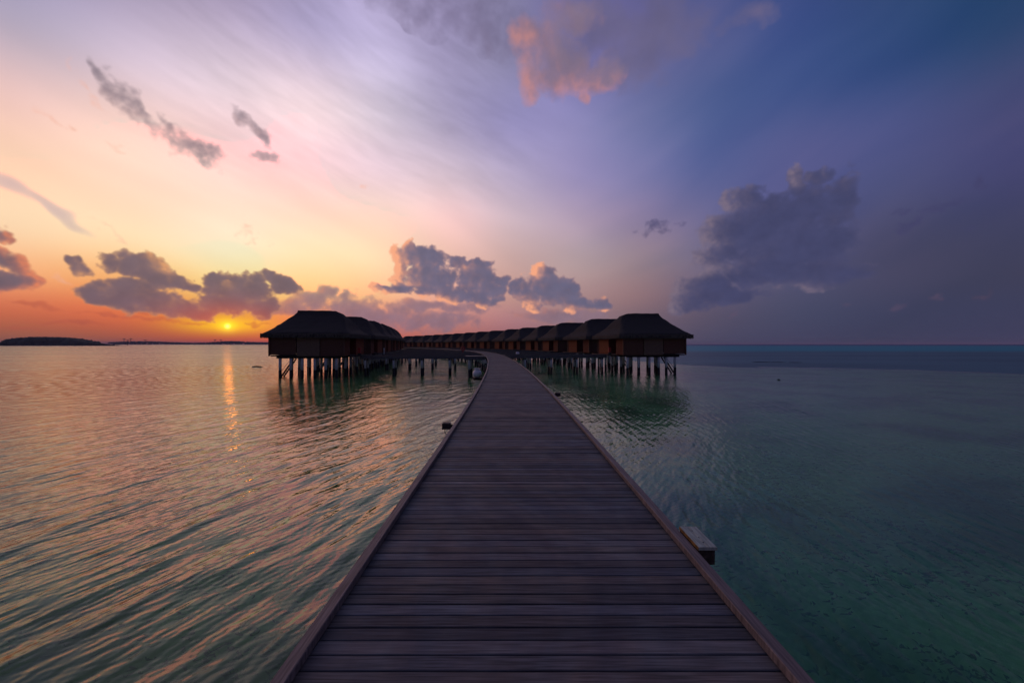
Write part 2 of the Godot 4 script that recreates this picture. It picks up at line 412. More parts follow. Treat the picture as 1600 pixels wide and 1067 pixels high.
func put(parent: Node3D, called: String, mesh: Mesh, at := Transform3D.IDENTITY, mat: Material = null) -> MeshInstance3D:
	var o := MeshInstance3D.new()
	var key := "%s/%s" % [parent.get_instance_id(), called]
	var n: int = used_names.get(key, 0)
	used_names[key] = n + 1
	o.name = called if n == 0 else "%s_%03d" % [called, n]
	o.mesh = mesh
	o.transform = at
	if mat:
		o.material_override = mat
	parent.add_child(o)
	return o


func start() -> SurfaceTool:
	var st := SurfaceTool.new()
	st.begin(Mesh.PRIMITIVE_TRIANGLES)
	st.set_smooth_group(-1)
	return st


func done(st: SurfaceTool, mat: Material = null) -> ArrayMesh:
	st.generate_normals()
	var m := st.commit()
	if mat:
		m.surface_set_material(0, mat)
	return m


func quad(st: SurfaceTool, a: Vector3, b: Vector3, c: Vector3, d: Vector3) -> void:
	# a, b, c, d run counter-clockwise seen from outside
	for v in [a, c, b, a, d, c]:
		st.add_vertex(v)


func tri(st: SurfaceTool, a: Vector3, b: Vector3, c: Vector3) -> void:
	for v in [a, c, b]:
		st.add_vertex(v)


func box(st: SurfaceTool, x0: float, x1: float, y0: float, y1: float, z0: float, z1: float, t := Transform3D.IDENTITY) -> void:
	var p: Array[Vector3] = []
	for z in [z0, z1]:
		for y in [y0, y1]:
			for x in [x0, x1]:
				p.append(t * Vector3(x, y, z))
	quad(st, p[4], p[5], p[7], p[6])
	quad(st, p[1], p[0], p[2], p[3])
	quad(st, p[5], p[1], p[3], p[7])
	quad(st, p[0], p[4], p[6], p[2])
	quad(st, p[6], p[7], p[3], p[2])
	quad(st, p[0], p[1], p[5], p[4])


func plank_shape(st: SurfaceTool, x0: float, x1: float, y0: float, y1: float, z0: float, z1: float, e: float, cuts := 1, t := Transform3D.IDENTITY, tint = null) -> void:
	# a board along x with eased upper edges
	var prof: Array[Vector2] = [Vector2(z1, y0), Vector2(z1, y1 - e), Vector2(z1 - e, y1), Vector2(z0 + e, y1), Vector2(z0, y1 - e), Vector2(z0, y0)]
	for k in cuts:
		var xa := lerpf(x0, x1, float(k) / cuts)
		var xb := lerpf(x0, x1, float(k + 1) / cuts)
		for i in 6:
			var a := prof[i]
			var b := prof[(i + 1) % 6]
			var v: Array[Vector3] = [Vector3(xa, a.y, a.x), Vector3(xb, a.y, a.x), Vector3(xb, b.y, b.x), Vector3(xa, b.y, b.x)]
			for j in [0, 2, 1, 0, 3, 2]:
				if tint != null:
					st.set_color(tint.call(v[j].x))
				st.add_vertex(t * v[j])
	for s in [0, 1]:
		var x: float = [x0, x1][s]
		for i in range(1, 5):
			var v: Array[Vector3] = [Vector3(x, prof[0].y, prof[0].x), Vector3(x, prof[i].y, prof[i].x), Vector3(x, prof[i + 1].y, prof[i + 1].x)]
			for j in ([0, 2, 1] if s == 0 else [0, 1, 2]):
				if tint != null:
					st.set_color(tint.call(x))
				st.add_vertex(t * v[j])


func tube(st: SurfaceTool, a: Vector3, b: Vector3, r0: float, r1: float, sides := 12, caps := true) -> void:
	var d := (b - a).normalized()
	var u := d.cross(Vector3.RIGHT if absf(d.x) < 0.9 else Vector3.UP).normalized()
	var w := d.cross(u)
	for k in sides:
		var p := TAU * k / sides
		var q := TAU * (k + 1) / sides
		var n0 := u * cos(p) + w * sin(p)
		var n1 := u * cos(q) + w * sin(q)
		quad(st, a + n0 * r0, a + n1 * r0, b + n1 * r1, b + n0 * r1)
		if caps:
			tri(st, b, b + n0 * r1, b + n1 * r1)
			tri(st, a, a + n1 * r0, a + n0 * r0)


func lathe(st: SurfaceTool, profile: Array, sides: int, at := Vector3.ZERO) -> void:
	# profile: Vector2(radius, height) from the bottom up
	for i in profile.size() - 1:
		var p: Vector2 = profile[i]
		var q: Vector2 = profile[i + 1]
		for k in sides:
			var a := -TAU * k / sides
			var b := -TAU * (k + 1) / sides
			quad(st, at + Vector3(p.x * cos(a), p.y, p.x * sin(a)), at + Vector3(p.x * cos(b), p.y, p.x * sin(b)), at + Vector3(q.x * cos(b), q.y, q.x * sin(b)), at + Vector3(q.x * cos(a), q.y, q.x * sin(a)))


# ---------------------------------------------------------------- materials

func grey_noise(w: int, h: int, fx: float, fy: float, octaves: int, s: int, lo: float, hi: float) -> ImageTexture:
	# tiling noise: four-fold blended so that its edges meet
	var n := noise(1.0, octaves, s)
	var im := Image.create_empty(w, h, false, Image.FORMAT_L8)
	for y in h:
		var v := float(y) / h
		for x in w:
			var u := float(x) / w
			var a := n.get_noise_2d(u * fx, v * fy)
			var b := n.get_noise_2d((u - 1.0) * fx, v * fy)
			var c := n.get_noise_2d(u * fx, (v - 1.0) * fy)
			var d := n.get_noise_2d((u - 1.0) * fx, (v - 1.0) * fy)
			var g := lerpf(lerpf(a, b, u), lerpf(c, d, u), v) * 1.25
			g = lerpf(lo, hi, clampf(g * 0.75 + 0.5, 0.0, 1.0))
			im.set_pixel(x, y, Color(g, g, g))
	return ImageTexture.create_from_image(im)


func wood(albedo: Color, grain: Texture2D, rough: float, scale: Vector3, relief := 0.0, tinted := false) -> StandardMaterial3D:
	var m := StandardMaterial3D.new()
	m.albedo_color = albedo.linear_to_srgb()
	m.albedo_texture = grain
	m.roughness = rough
	m.metallic_specular = 0.4
	m.uv1_triplanar = true
	m.uv1_world_triplanar = true
	m.uv1_scale = scale
	if relief > 0.0:
		m.heightmap_enabled = true
		m.heightmap_texture = grain
		m.heightmap_scale = relief
	m.vertex_color_use_as_albedo = tinted
	return m


func plain(albedo: Color, rough: float, metal := 0.0) -> StandardMaterial3D:
	var m := StandardMaterial3D.new()
	m.albedo_color = albedo.linear_to_srgb()
	m.roughness = rough
	m.metallic = metal
	return m


func stain_map() -> ImageTexture:
	# damp and worn patches that run over many boards
	var a := noise(1.0, 4, 23)
	var b := noise(1.0, 4, 24)
	var im := Image.create_empty(256, 256, false, Image.FORMAT_RGB8)
	for y in 256:
		for x in 256:
			var u := x / 256.0 * TAU
			var v := y / 256.0 * TAU
			var p := Vector3(cos(u) * 1.3, sin(u) * 1.3 + cos(v) * 1.3, sin(v) * 1.3)
			var d := clampf(0.5 + 1.1 * a.get_noise_3dv(p), 0.0, 1.0)
			var t := clampf(0.5 + 1.2 * b.get_noise_3dv(p * 1.4), 0.0, 1.0)
			var c := Color(0.84, 0.84, 0.88).lerp(Color(1.0, 1.0, 1.0), d)
			c = c * Color(1.0, 0.97, 0.96).lerp(Color(0.95, 0.98, 1.0), t)
			im.set_pixel(x, y, c)
	return ImageTexture.create_from_image(im)


func make_materials() -> void:
	var grain := grey_noise(512, 512, 5.0, 60.0, 4, 5, 0.66, 1.0)
	var mottle := grey_noise(512, 512, 9.0, 9.0, 5, 6, 0.35, 1.0)
	var wet := grey_noise(256, 256, 5.0, 7.0, 4, 7, 0.62, 1.0)
	# boards run across the walk (x); every tone has its own offset into the grain
	var stains := stain_map()
	M.plank = []
	for k in 7:
		var tone: float = [1.0, 0.8, 1.16, 0.72, 1.06, 0.9, 1.26][k]
		var warm: float = [0.1, 0.2, -0.1, 0.0, 0.4, -0.2, 0.15][k]
		var c := Color(0.1 * (1.0 + 0.3 * warm), 0.102, 0.1 * (1.0 - 0.3 * warm)) * tone
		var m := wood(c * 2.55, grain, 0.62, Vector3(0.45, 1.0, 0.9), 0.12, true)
		m.metallic_specular = 0.14
		m.detail_enabled = true
		m.detail_albedo = stains
		m.detail_blend_mode = BaseMaterial3D.BLEND_MODE_MUL
		m.detail_uv_layer = BaseMaterial3D.DETAIL_UV_2
		m.uv2_triplanar = true
		m.uv2_world_triplanar = true
		m.uv2_scale = Vector3(0.31, 0.31, 0.17)
		m.uv1_offset = Vector3(0.17 * k, 0.31 * k, 0.23 * k)
		m.roughness_texture = wet
		m.roughness = 0.72
		m.roughness_texture_channel = BaseMaterial3D.TEXTURE_CHANNEL_RED
		M.plank.append(m)
	M.rail = wood(Color(0.3, 0.24, 0.212), grey_noise(512, 512, 60.0, 5.0, 4, 9, 0.55, 1.0), 0.6, Vector3(1.0, 1.0, 0.45), 0.08)
	M.beam = wood(Color(0.06, 0.05, 0.047), mottle, 0.8, Vector3(0.7, 0.7, 0.7))
	M.fascia = wood(Color(0.26, 0.25, 0.25), mottle, 0.7, Vector3(0.5, 0.5, 0.5))
	M.jetty = wood(Color(0.085, 0.078, 0.076), grain, 0.6, Vector3(0.4, 1.0, 0.4))
	M.white = wood(Color(0.85, 0.85, 0.85), grey_noise(256, 256, 9.0, 9.0, 4, 14, 0.75, 1.0), 0.6, Vector3(0.8, 0.5, 0.8))
	M.algae = wood(Color(0.02, 0.022, 0.02), mottle, 0.5, Vector3(1.5, 1.5, 1.5))
	M.thatch = wood(Color(0.085, 0.078, 0.07), grey_noise(512, 512, 50.0, 9.0, 4, 10, 0.3, 1.0), 0.95, Vector3(0.5, 0.5, 0.5), 2.0)
	M.fringe = wood(Color(0.26, 0.22, 0.18), mottle, 0.95, Vector3(2.0, 0.6, 2.0))
	M.wall = wood(Color(0.2, 0.085, 0.05), grain, 0.7, Vector3(0.4, 0.4, 0.4))
	M.wall_pale = wood(Color(0.3, 0.19, 0.125), grain, 0.7, Vector3(0.4, 0.4, 0.4))
	M.wall_red = wood(Color(0.24, 0.045, 0.018), grain, 0.7, Vector3(0.4, 0.4, 0.4))
	M.slat = wood(Color(0.45, 0.105, 0.03), grain, 0.65, Vector3(0.4, 0.4, 0.4))
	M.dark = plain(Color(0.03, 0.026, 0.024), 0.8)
	M.black = plain(Color(0.012, 0.012, 0.013), 0.45)
	M.steel = plain(Color(0.3, 0.3, 0.3), 0.4, 0.8)
	M.red = plain(Color(0.4, 0.02, 0.012), 0.5)
	M.pot = wood(Color(0.85, 0.85, 0.85), grey_noise(256, 256, 9.0, 9.0, 4, 15, 0.9, 1.0), 0.35, Vector3(2, 2, 2))
	M.lid = wood(Color(0.5, 0.58, 0.46), grey_noise(256, 256, 40.0, 4.0, 4, 12, 0.7, 1.0), 0.6, Vector3(1.4, 1.4, 0.9), 0.1)
	M.sunlit_lid_edge = wood(Color(0.45, 0.24, 0.06), mottle, 0.6, Vector3(1, 1, 1))  # low sunlight on the lid's left side, put into the colour
	M.box = wood(Color(0.1, 0.08, 0.065), mottle, 0.7, Vector3(2, 2, 2))
	M.glass = plain(Color(0.5, 0.5, 0.5), 0.1)
	M.leaf = plain(Color(0.035, 0.05, 0.02), 0.8)
	M.leaf.vertex_color_use_as_albedo = true
	M.far_leaf = plain(Color(0.05, 0.065, 0.035), 0.9)
	M.trunk = plain(Color(0.09, 0.075, 0.06), 0.9)
	M.sand = wood(Color(0.5, 0.46, 0.36), grey_noise(256, 256, 14.0, 14.0, 5, 16, 0.72, 1.0), 0.95, Vector3(0.05, 0.05, 0.05))
	M.rock = wood(Color(0.05, 0.045, 0.04), mottle, 0.8, Vector3(0.8, 0.8, 0.8))
	M.litter = plain(Color(0.035, 0.03, 0.018), 0.8)


# ---------------------------------------------------------------- water

const RIPPLES := [
	# wavelength, heading of the crest line (degrees from -z, + to the right), slope, phase
	[2.6, 17.0, 0.016, 0.3], [1.7, 12.0, 0.024, 2.1], [1.22, 20.0, 0.030, 4.4], [0.93, 14.0, 0.036, 1.2],
	[1.9, 78.0, 0.012, 0.6], [1.3, 102.0, 0.012, 3.9], [2.7, 58.0, 0.012, 5.5], [0.95, 66.0, 0.012, 1.9],
	[0.74, 9.0, 0.036, 5.1], [0.6, 22.0, 0.034, 3.3], [0.48, 16.0, 0.030, 0.9], [0.39, 12.0, 0.026, 2.7], [2.1, -8.0, 0.010, 1.7],
]


func make_sea() -> void:
	var m := StandardMaterial3D.new()
	m.transparency = BaseMaterial3D.TRANSPARENCY_ALPHA
	m.refraction_enabled = true
	m.refraction_scale = 0.033
	m.albedo_color = Color(1, 1, 1, WATER_ALPHA)
	m.vertex_color_use_as_albedo = true
	m.roughness = 0.04
	m.metallic_specular = WATER_SHINE
	m.normal_enabled = true
	m.normal_texture = ripple_map()
	m.normal_scale = 1.0
	# rings that grow with the square of the distance, as the eye needs them
	var radii := PackedFloat32Array()
	var r := 3.0
	while r < 7500.0:
		radii.append(r)
		r += maxf(0.055, r * r / 5600.0)
		if r > 2500.0:
			r = r * 1.25
	radii.append(9000.0)
	var spokes := 1250
	var span := deg_to_rad(165.0)
	var rows := radii.size()
	var pos := PackedVector3Array()
	var nor := PackedVector3Array()
	var tan := PackedFloat32Array()
	var uv := PackedVector2Array()
	var col := PackedColorArray()
	var total := rows * (spokes + 1)
	pos.resize(total)
	nor.resize(total)
	uv.resize(total)
	col.resize(total)
	var kx := PackedFloat32Array()
	var kz := PackedFloat32Array()
	var sl := PackedFloat32Array()
	var ph := PackedFloat32Array()
	var wl := PackedFloat32Array()
	for w in RIPPLES:
		var k: float = TAU / w[0]
		var a := deg_to_rad(w[1])
		kx.append(k * cos(a))
		kz.append(k * sin(a))
		sl.append(w[2])
		ph.append(w[3])
		wl.append(w[0])
	var gust := noise(0.045, 3, 51)
	var bend := noise(0.06, 2, 52)
	var shade := noise(0.012, 3, 53)
	var edge_noise := noise(0.03, 5, 54)
	var nw := RIPPLES.size()
	for i in rows:
		var rr := radii[i]
		var gap := radii[mini(i + 1, rows - 1)] - rr
		var unseen := lerpf(1.0, 0.7, smoothstep(30.0, 150.0, rr))
		var live := PackedFloat32Array()
		for w in nw:
			live.append(sl[w] * clampf((wl[w] / maxf(gap, 0.01) - 2.0) / 4.0, 0.0, 1.0))
		for j in spokes + 1:
			var a := (float(j) / spokes - 0.5) * span
			var x := rr * sin(a)
			var z := -rr * cos(a)
			var h := 0.0
			var gx := 0.0
			var gz := 0.0
			if rr < 3000.0:
				var amp := 0.85 + 0.75 * gust.get_noise_2d(x, z * 0.6)
				amp *= lerpf(1.0, RIGHT_CALM, smoothstep(-1.0, 3.0, x))
				var wob := bend.get_noise_2d(x, z) * 2.2
				for w in nw:
					var p := kx[w] * (x + wob * 0.35) + kz[w] * z + ph[w] + wob
					h += live[w] * amp / (TAU / wl[w]) * sin(p)
					var c := maxf(live[w], sl[w] * unseen) * amp * cos(p) / (TAU / wl[w])
					gx += c * kx[w]
					gz += c * kz[w]
			var q := i * (spokes + 1) + j
			pos[q] = Vector3(x, h, z)
			nor[q] = Vector3(-gx, 1.0, -gz).normalized()
			# ripples are long along their crests: u across them, v along them
			uv[q] = Vector2((x * 0.97 + z * 0.24) / 11.0, (-x * 0.24 + z * 0.97) / 29.0)
			col[q] = water_body(x, -z, shade, reef_edge(x, z, edge_noise))
	# waves too small to see far off count as roughness, more of it the farther away
	var mesh := ArrayMesh.new()
	var row := 0
	for band in [[26.0, 0.04], [36.0, 0.06], [50.0, 0.09], [70.0, 0.12], [100.0, 0.16], [150.0, 0.21], [240.0, 0.24], [400.0, 0.27], [1.0e9, 0.29]]:
		var first := row
		while row < rows - 1 and radii[row] < band[0]:
			row += 1
		var idx := PackedInt32Array()
		var open_idx := PackedInt32Array()
		for i in range(first, row):
			for j in spokes:
				var q := (i - first) * (spokes + 1) + j
				var t := q + spokes + 1
				var p := pos[i * (spokes + 1) + j]
				if p.x > 10.0 and -p.z > reef_edge(p.x, p.z, edge_noise):
					open_idx.append_array([q, t, q + 1, q + 1, t, t + 1])
				else:
					idx.append_array([q, t, q + 1, q + 1, t, t + 1])
		var from := first * (spokes + 1)
		var to := (row + 1) * (spokes + 1)
		var arrays := []
		arrays.resize(Mesh.ARRAY_MAX)
		arrays[Mesh.ARRAY_VERTEX] = pos.slice(from, to)
		arrays[Mesh.ARRAY_NORMAL] = nor.slice(from, to)
		arrays[Mesh.ARRAY_TEX_UV] = uv.slice(from, to)
		arrays[Mesh.ARRAY_COLOR] = col.slice(from, to)
		for kind in [idx, open_idx]:
			if kind.is_empty():
				continue
			arrays[Mesh.ARRAY_INDEX] = kind
			mesh.add_surface_from_arrays(Mesh.PRIMITIVE_TRIANGLES, arrays)
			var w: StandardMaterial3D = m.duplicate()
			w.roughness = band[1]
			if kind == open_idx:
				# beyond the reef's edge the water is deeper, wind-roughened and hardly mirrors
				w.roughness = 0.4
				w.metallic_specular = 0.25
				w.albedo_color = Color(1, 1, 1, 0.75)
			mesh.surface_set_material(mesh.get_surface_count() - 1, w)
	var sea := MeshInstance3D.new()
	sea.name = "sea"
	sea.mesh = mesh
	tag(sea, "rippled shallow lagoon water, sunset orange on the left and teal on the right", "", "", "structure")
	add_child(sea)
	make_seabed()

const WATER_ALPHA := 0.1
const WATER_SHINE := 0.48
const RIGHT_CALM := 0.55


func reef_edge(x: float, z: float, n: FastNoiseLite) -> float:
	# how far ahead the sheltered lagoon ends on the right
	return 88.0 - 0.28 * x + 16.0 * n.get_noise_2d(x, z * 0.5) + maxf(0.0, 42.0 - x) * 2.0


func water_body(x: float, d: float, shade: FastNoiseLite, edge: float) -> Color:
	# clear teal lagoon, a darker reef flat beyond its edge, a turquoise strip far out, then the deep
	var lagoon := Color(0.27, 0.97, 0.42)
	var c := lagoon * (1.0 + 0.3 * shade.get_noise_2d(x, d * 1.5))
	c = c.lerp(Color(0.33, 0.9, 0.27), smoothstep(0.0, -4.0, x) * 0.8)
	var side := smoothstep(10.0, 40.0, x)
	var reef := Color(0.11, 0.23, 0.25) * (1.0 + 0.4 * shade.get_noise_2d(x * 0.6, d * 2.0))
	c = c.lerp(reef, side * smoothstep(edge - 6.0, edge + 1.0, d))
	c = c.lerp(Color(0.04, 0.42, 0.46), side * smoothstep(190.0, 330.0, d))
	c = c.lerp(Color(0.03, 0.1, 0.26), side * smoothstep(700.0, 1500.0, d))
	return c


func ripple_map() -> ImageTexture:
	# a tile of fine wind ripples, 11 m across the crests and 29 m along them
	var w := 768
	var h := 768
	var r := RandomNumberGenerator.new()
	r.seed = 99
	var fx := PackedInt32Array()
	var fy := PackedInt32Array()
	var am := PackedFloat32Array()
	var ph := PackedFloat32Array()
	for k in 44:
		var wave := 0.11 * pow(5.0, r.randf())
		var a := r.randfn(0.0, 0.25)
		fx.append(roundi(11.0 / wave * cos(a)))
		fy.append(roundi(29.0 / wave * sin(a)))
		am.append(FINE_SLOPE * (0.6 + 0.8 * r.randf()))
		ph.append(r.randf() * TAU)
	var sines := PackedFloat32Array()
	sines.resize(w)
	for k in w:
		sines[k] = cos(TAU * k / w)
	var sx := PackedFloat32Array()
	var sy := PackedFloat32Array()
	sx.resize(w * h)
	sy.resize(w * h)
	for k in fx.size():
		var kx := fx[k] / 11.0
		var ky := fy[k] / 29.0
		var l := sqrt(kx * kx + ky * ky)
		var ax := am[k] * kx / l
		var ay := am[k] * ky / l
		var p0 := int(ph[k] / TAU * w)
		var fxk := fx[k]
		for y in h:
			var p := posmod(p0 + fy[k] * y, w)
			var q := y * w
			for x in w:
				var c := sines[p]
				sx[q] += ax * c
				sy[q] += ay * c
				p += fxk
				while p >= w:
					p -= w
				while p < 0:
					p += w
				q += 1
	var im := Image.create_empty(w, h, false, Image.FORMAT_RGBF)
	for y in h:
		for x in w:
			var n := Vector3(-sx[y * w + x], sy[y * w + x], 1.0).normalized()
			im.set_pixel(x, y, Color(n.x * 0.5 + 0.5, n.y * 0.5 + 0.5, n.z * 0.5 + 0.5))
	return ImageTexture.create_from_image(im)

const FINE_SLOPE := 0.015


func make_seabed() -> void:
	var st := SurfaceTool.new()
	st.begin(Mesh.PRIMITIVE_TRIANGLES)
	var n := noise(0.09, 4, 61)
	var patch := noise(0.17, 5, 62)
	var size := 200
	var at := func(i: int, j: int) -> Vector3:
		var u := (i - size * 0.5) / (size * 0.5)
		var v := float(j) / size
		var x := signf(u) * (pow(absf(u), 2.2) * 300.0 + pow(absf(u), 14.0) * 9500.0)
		var z := 12.0 - pow(v, 2.2) * 400.0 - pow(v, 16.0) * 9500.0
		return Vector3(x, -1.15 + 0.12 * n.get_noise_2d(x, z) - minf(0.003 * maxf(Vector2(x, z).length() - 40.0, 0.0), 3.0), z)
	for i in size:
		for j in size:
			for o in [[0, 0], [1, 1], [1, 0], [0, 0], [0, 1], [1, 1]]:
				var p: Vector3 = at.call(i + o[0], j + o[1])
				var g := smoothstep(-0.05, 0.35, patch.get_noise_2d(p.x, p.z * 0.8))
				st.set_color(Color(1, 1, 1).lerp(Color(0.14, 0.17, 0.13), 0.85 * g))
				st.add_vertex(p)
	st.generate_normals()
	var m: StandardMaterial3D = M.sand.duplicate()
	m.albedo_color = Color(0.6, 0.56, 0.42).linear_to_srgb()
	m.uv1_scale = Vector3(0.23, 0.23, 0.23)
	m.vertex_color_use_as_albedo = true
	var bed := MeshInstance3D.new()
	bed.name = "seabed"
	bed.mesh = st.commit()
	bed.material_override = m
	tag(bed, "pale sandy bed of the lagoon seen through the clear water", "", "", "structure")
	add_child(bed)
	# scraps of seagrass that drift just above the sand
	var blade := start()
	for k in 4:
		var a0 := -0.6 + 0.3 * k
		var a1 := a0 + 0.3
		var p0 := Vector3(sin(a0) * 0.07, 0.0, cos(a0) * 0.07 - 0.06)
		var p1 := Vector3(sin(a1) * 0.07, 0.0, cos(a1) * 0.07 - 0.06)
		var w := Vector3(0, 0, [0.005, 0.012, 0.013, 0.007][k])
		quad(blade, p0 - w, p0 + w, p1 + w, p1 - w)
		quad(blade, p0 + Vector3(0, 0.004, 0) - w, p0 + Vector3(0, 0.004, 0) + w, p1 + Vector3(0, 0.004, 0) + w, p1 + Vector3(0, 0.004, 0) - w)
	var places: Array[Transform3D] = []
	var clump := noise(0.22, 3, 63)
	var tries := 0
	while places.size() < 15000 and tries < 120000:
		tries += 1
		var d := 2.5 + 17.0 * pow(rng.randf(), 1.3)
		var x := rng.randf_range(-1.0, 1.0) * (5.0 + d * 1.1)
		if clump.get_noise_2d(x, d) + rng.randf() * 0.9 < 0.55:
			continue
		var b := Basis.from_euler(Vector3(rng.randf_range(-0.25, 0.25), rng.randfn(0.5, 0.8), 0)).scaled(Vector3.ONE * rng.randf_range(0.7, 1.9))
		places.append(Transform3D(b, Vector3(x, -rng.randf_range(0.55, 0.98), -d)))
	var mm := MultiMesh.new()
	mm.transform_format = MultiMesh.TRANSFORM_3D
	mm.mesh = done(blade, M.litter)
	mm.instance_count = places.size()
	for k in places.size():
		mm.set_instance_transform(k, places[k])
	var mi := MultiMeshInstance3D.new()
	mi.name = "seagrass_litter"
	mi.multimesh = mm
	tag(mi, "dark curled scraps of seagrass scattered in the shallow water", "seagrass", "", "stuff")
	add_child(mi)


# ---------------------------------------------------------------- far land

func crown_mesh() -> ArrayMesh:
	var st := SurfaceTool.new()
	st.begin(Mesh.PRIMITIVE_TRIANGLES)
	var n := noise(0.9, 3, 71)
	var pt := func(i: int, j: int) -> Vector3:
		var a := TAU * j / 9.0
		var e := -0.4 + 1.97 * i / 5.0
		var d := Vector3(cos(e) * cos(a), sin(e), cos(e) * sin(a))
		return d * (1.0 + 0.55 * n.get_noise_3d(d.x * 2.0, d.y * 2.0, d.z * 2.0))
	for i in 5:
		for j in 9:
			quad(st, pt.call(i, j + 1), pt.call(i, j), pt.call(i + 1, j), pt.call(i + 1, j + 1))
	return done(st, M.far_leaf)


func forest(called: String, label: String, x0: float, x1: float, d: float, height: Callable, count: int, wide: float) -> void:
	var mm := MultiMesh.new()
	mm.transform_format = MultiMesh.TRANSFORM_3D
	mm.mesh = crown_mesh()
	mm.instance_count = count
	for k in count:
		var u := (k + rng.randf()) / count
		var h: float = height.call(u)
		var s := wide * rng.randf_range(0.6, 1.15)
		var y := rng.randf() * maxf(h - s * 0.75, 0.0) if k % 2 else maxf(h - s * 0.75, 0.0)
		var b := Basis.from_euler(Vector3(0, rng.randf() * TAU, 0)).scaled(Vector3(s * 1.2, minf(s * 0.75, maxf(h * 0.7, 1.0)), s))
		mm.set_instance_transform(k, Transform3D(b, Vector3(lerpf(x0, x1, u), y, -d - rng.randf() * wide * 5.0)))
	var mi := MultiMeshInstance3D.new()
	mi.name = called
	mi.multimesh = mm
	tag(mi, label, "forest", "", "stuff")
	add_child(mi)


func palm(at: Vector3, height: float, label: String) -> void:
	var o := base("palm_tree", at, rng.randf() * TAU)
	tag(o, label, "palm tree", "palms on the far shore")
	var st := start()
	st.set_smooth_group(0)
	tube(st, Vector3.ZERO, Vector3(height * 0.06, height, 0), height * 0.05, height * 0.035, 7)
	put(o, "trunk", done(st, M.trunk))
	var cr := start()
	var top := Vector3(height * 0.06, height, 0)
	for k in 13:
		var a := TAU * k / 13.0 + rng.randf() * 0.3
		var up := rng.randf_range(-0.1, 0.8)
		var l := height * rng.randf_range(0.3, 0.4)
		var p := top
		var dirv := Vector3(cos(a), up, sin(a)).normalized()
		var side := Vector3(-sin(a), 0, cos(a))
		for s in 4:
			var w0: float = l * [0.05, 0.16, 0.17, 0.1][s]
			var w1: float = l * [0.16, 0.17, 0.1, 0.0][s]
			var q := p + dirv * l * 0.28
			quad(cr, p - side * w0, p + side * w0, q + side * w1, q - side * w1)
			p = q
			dirv = (dirv + Vector3(0, -0.42, 0)).normalized()
	put(o, "crown", done(cr, M.far_leaf))


func make_islands() -> void:
	# wooded islet on the left horizon and the long low shore behind it
	var land := func(called: String, label: String, x0: float, x1: float, d: float, deep: float, h: float) -> void:
		var st := SurfaceTool.new()
		st.begin(Mesh.PRIMITIVE_TRIANGLES)
		var nn := noise(0.01, 3, int(d))
		var steps := 60
		for k in steps:
			var p: Array[Vector3] = []
			for s in [k, k + 1]:
				var u: float = float(s) / steps
				var x := lerpf(x0, x1, u)
				var e := pow(sin(PI * u), 0.4)
				var hh := h * e * (1.0 + 0.5 * nn.get_noise_2d(x, 0.0))
				p.append(Vector3(x, -0.5, -d + deep * 0.5 * e))
				p.append(Vector3(x, hh, -d + deep * 0.3 * e))
				p.append(Vector3(x, hh, -d - deep * 0.3 * e))
				p.append(Vector3(x, -0.5, -d - deep * 0.5 * e))
			for r in 3:
				quad(st, p[r], p[4 + r], p[5 + r], p[1 + r])
		st.generate_normals()
		var o := MeshInstance3D.new()
		o.name = called
		o.mesh = st.commit()
		o.material_override = M.sand
		tag(o, label, "", "", "structure")
		add_child(o)
	land.call("island", "low sandy ground of the wooded islet on the horizon", -1125.0, -860.0, 1000.0, 160.0, 0.9)
	land.call("shore", "long low strip of far land along the left horizon", -2350.0, -330.0, 2600.0, 300.0, 2.5)
	forest("island_forest", "dense dark wood covering the islet at far left", -1112.0, -925.0, 985.0, func(u): return 22.0 * pow(sin(PI * clampf(u * 0.93 + 0.035, 0.0, 1.0)), 0.42) * (1.0 - 0.25 * u), 330, 8.5)
	forest("island_scrub", "low scrub trailing off the islet's right end", -940.0, -868.0, 985.0, func(u): return 8.0 * (1.0 - u) + 2.0, 60, 3.6)
	forest("shore_forest", "far strip of low trees along the left horizon", -2310.0, -420.0, 2590.0, func(u): return 15.0 + 5.0 * sin(u * 17.0) * sin(u * 5.0 + 1.0) + 6.0 * exp(-pow((u - 0.36) / 0.05, 2.0)), 620, 9.0)
	var tops := [[-846.0, 1000.0, 11.0, "tallest palm just right of the wooded islet"], [-2205.0, 2585.0, 31.0, "left one of two tall palms on the far shore"], [-2170.0, 2585.0, 33.0, "right one of two tall palms on the far shore"],
		[-2085.0, 2585.0, 26.0, "shorter palm right of the two tall ones on the far shore"], [-1690.0, 2585.0, 27.0, "far palm on the low shore just left of the sun"], [-1655.0, 2585.0, 26.0, "far palm on the low shore beneath the sun"]]
	for t in tops:
		palm(Vector3(t[0], 1.0, -t[1]), t[2], t[3])


# ---------------------------------------------------------------- boardwalk

const PATH := [[0.1275, -6.0], [0.1275, -2.0], [0.1275, 3.0], [0.11, 8.0], [0.02, 15.0], [-0.33, 27.0], [-1.1, 42.0], [-2.3, 58.0], [-4.0, 73.0], [-7.0, 90.0], [-13.5, 113.0], [-25.0, 145.0], [-40.0, 178.0], [-58.0, 214.0], [-80.0, 256.0]]
const HALF := 1.0975         # half the clear width between the edge rails
const PITCH := 0.107

var way_p := PackedVector3Array()   # points each 5 cm along the middle
var way_t := PackedVector3Array()
const STEP := 0.05


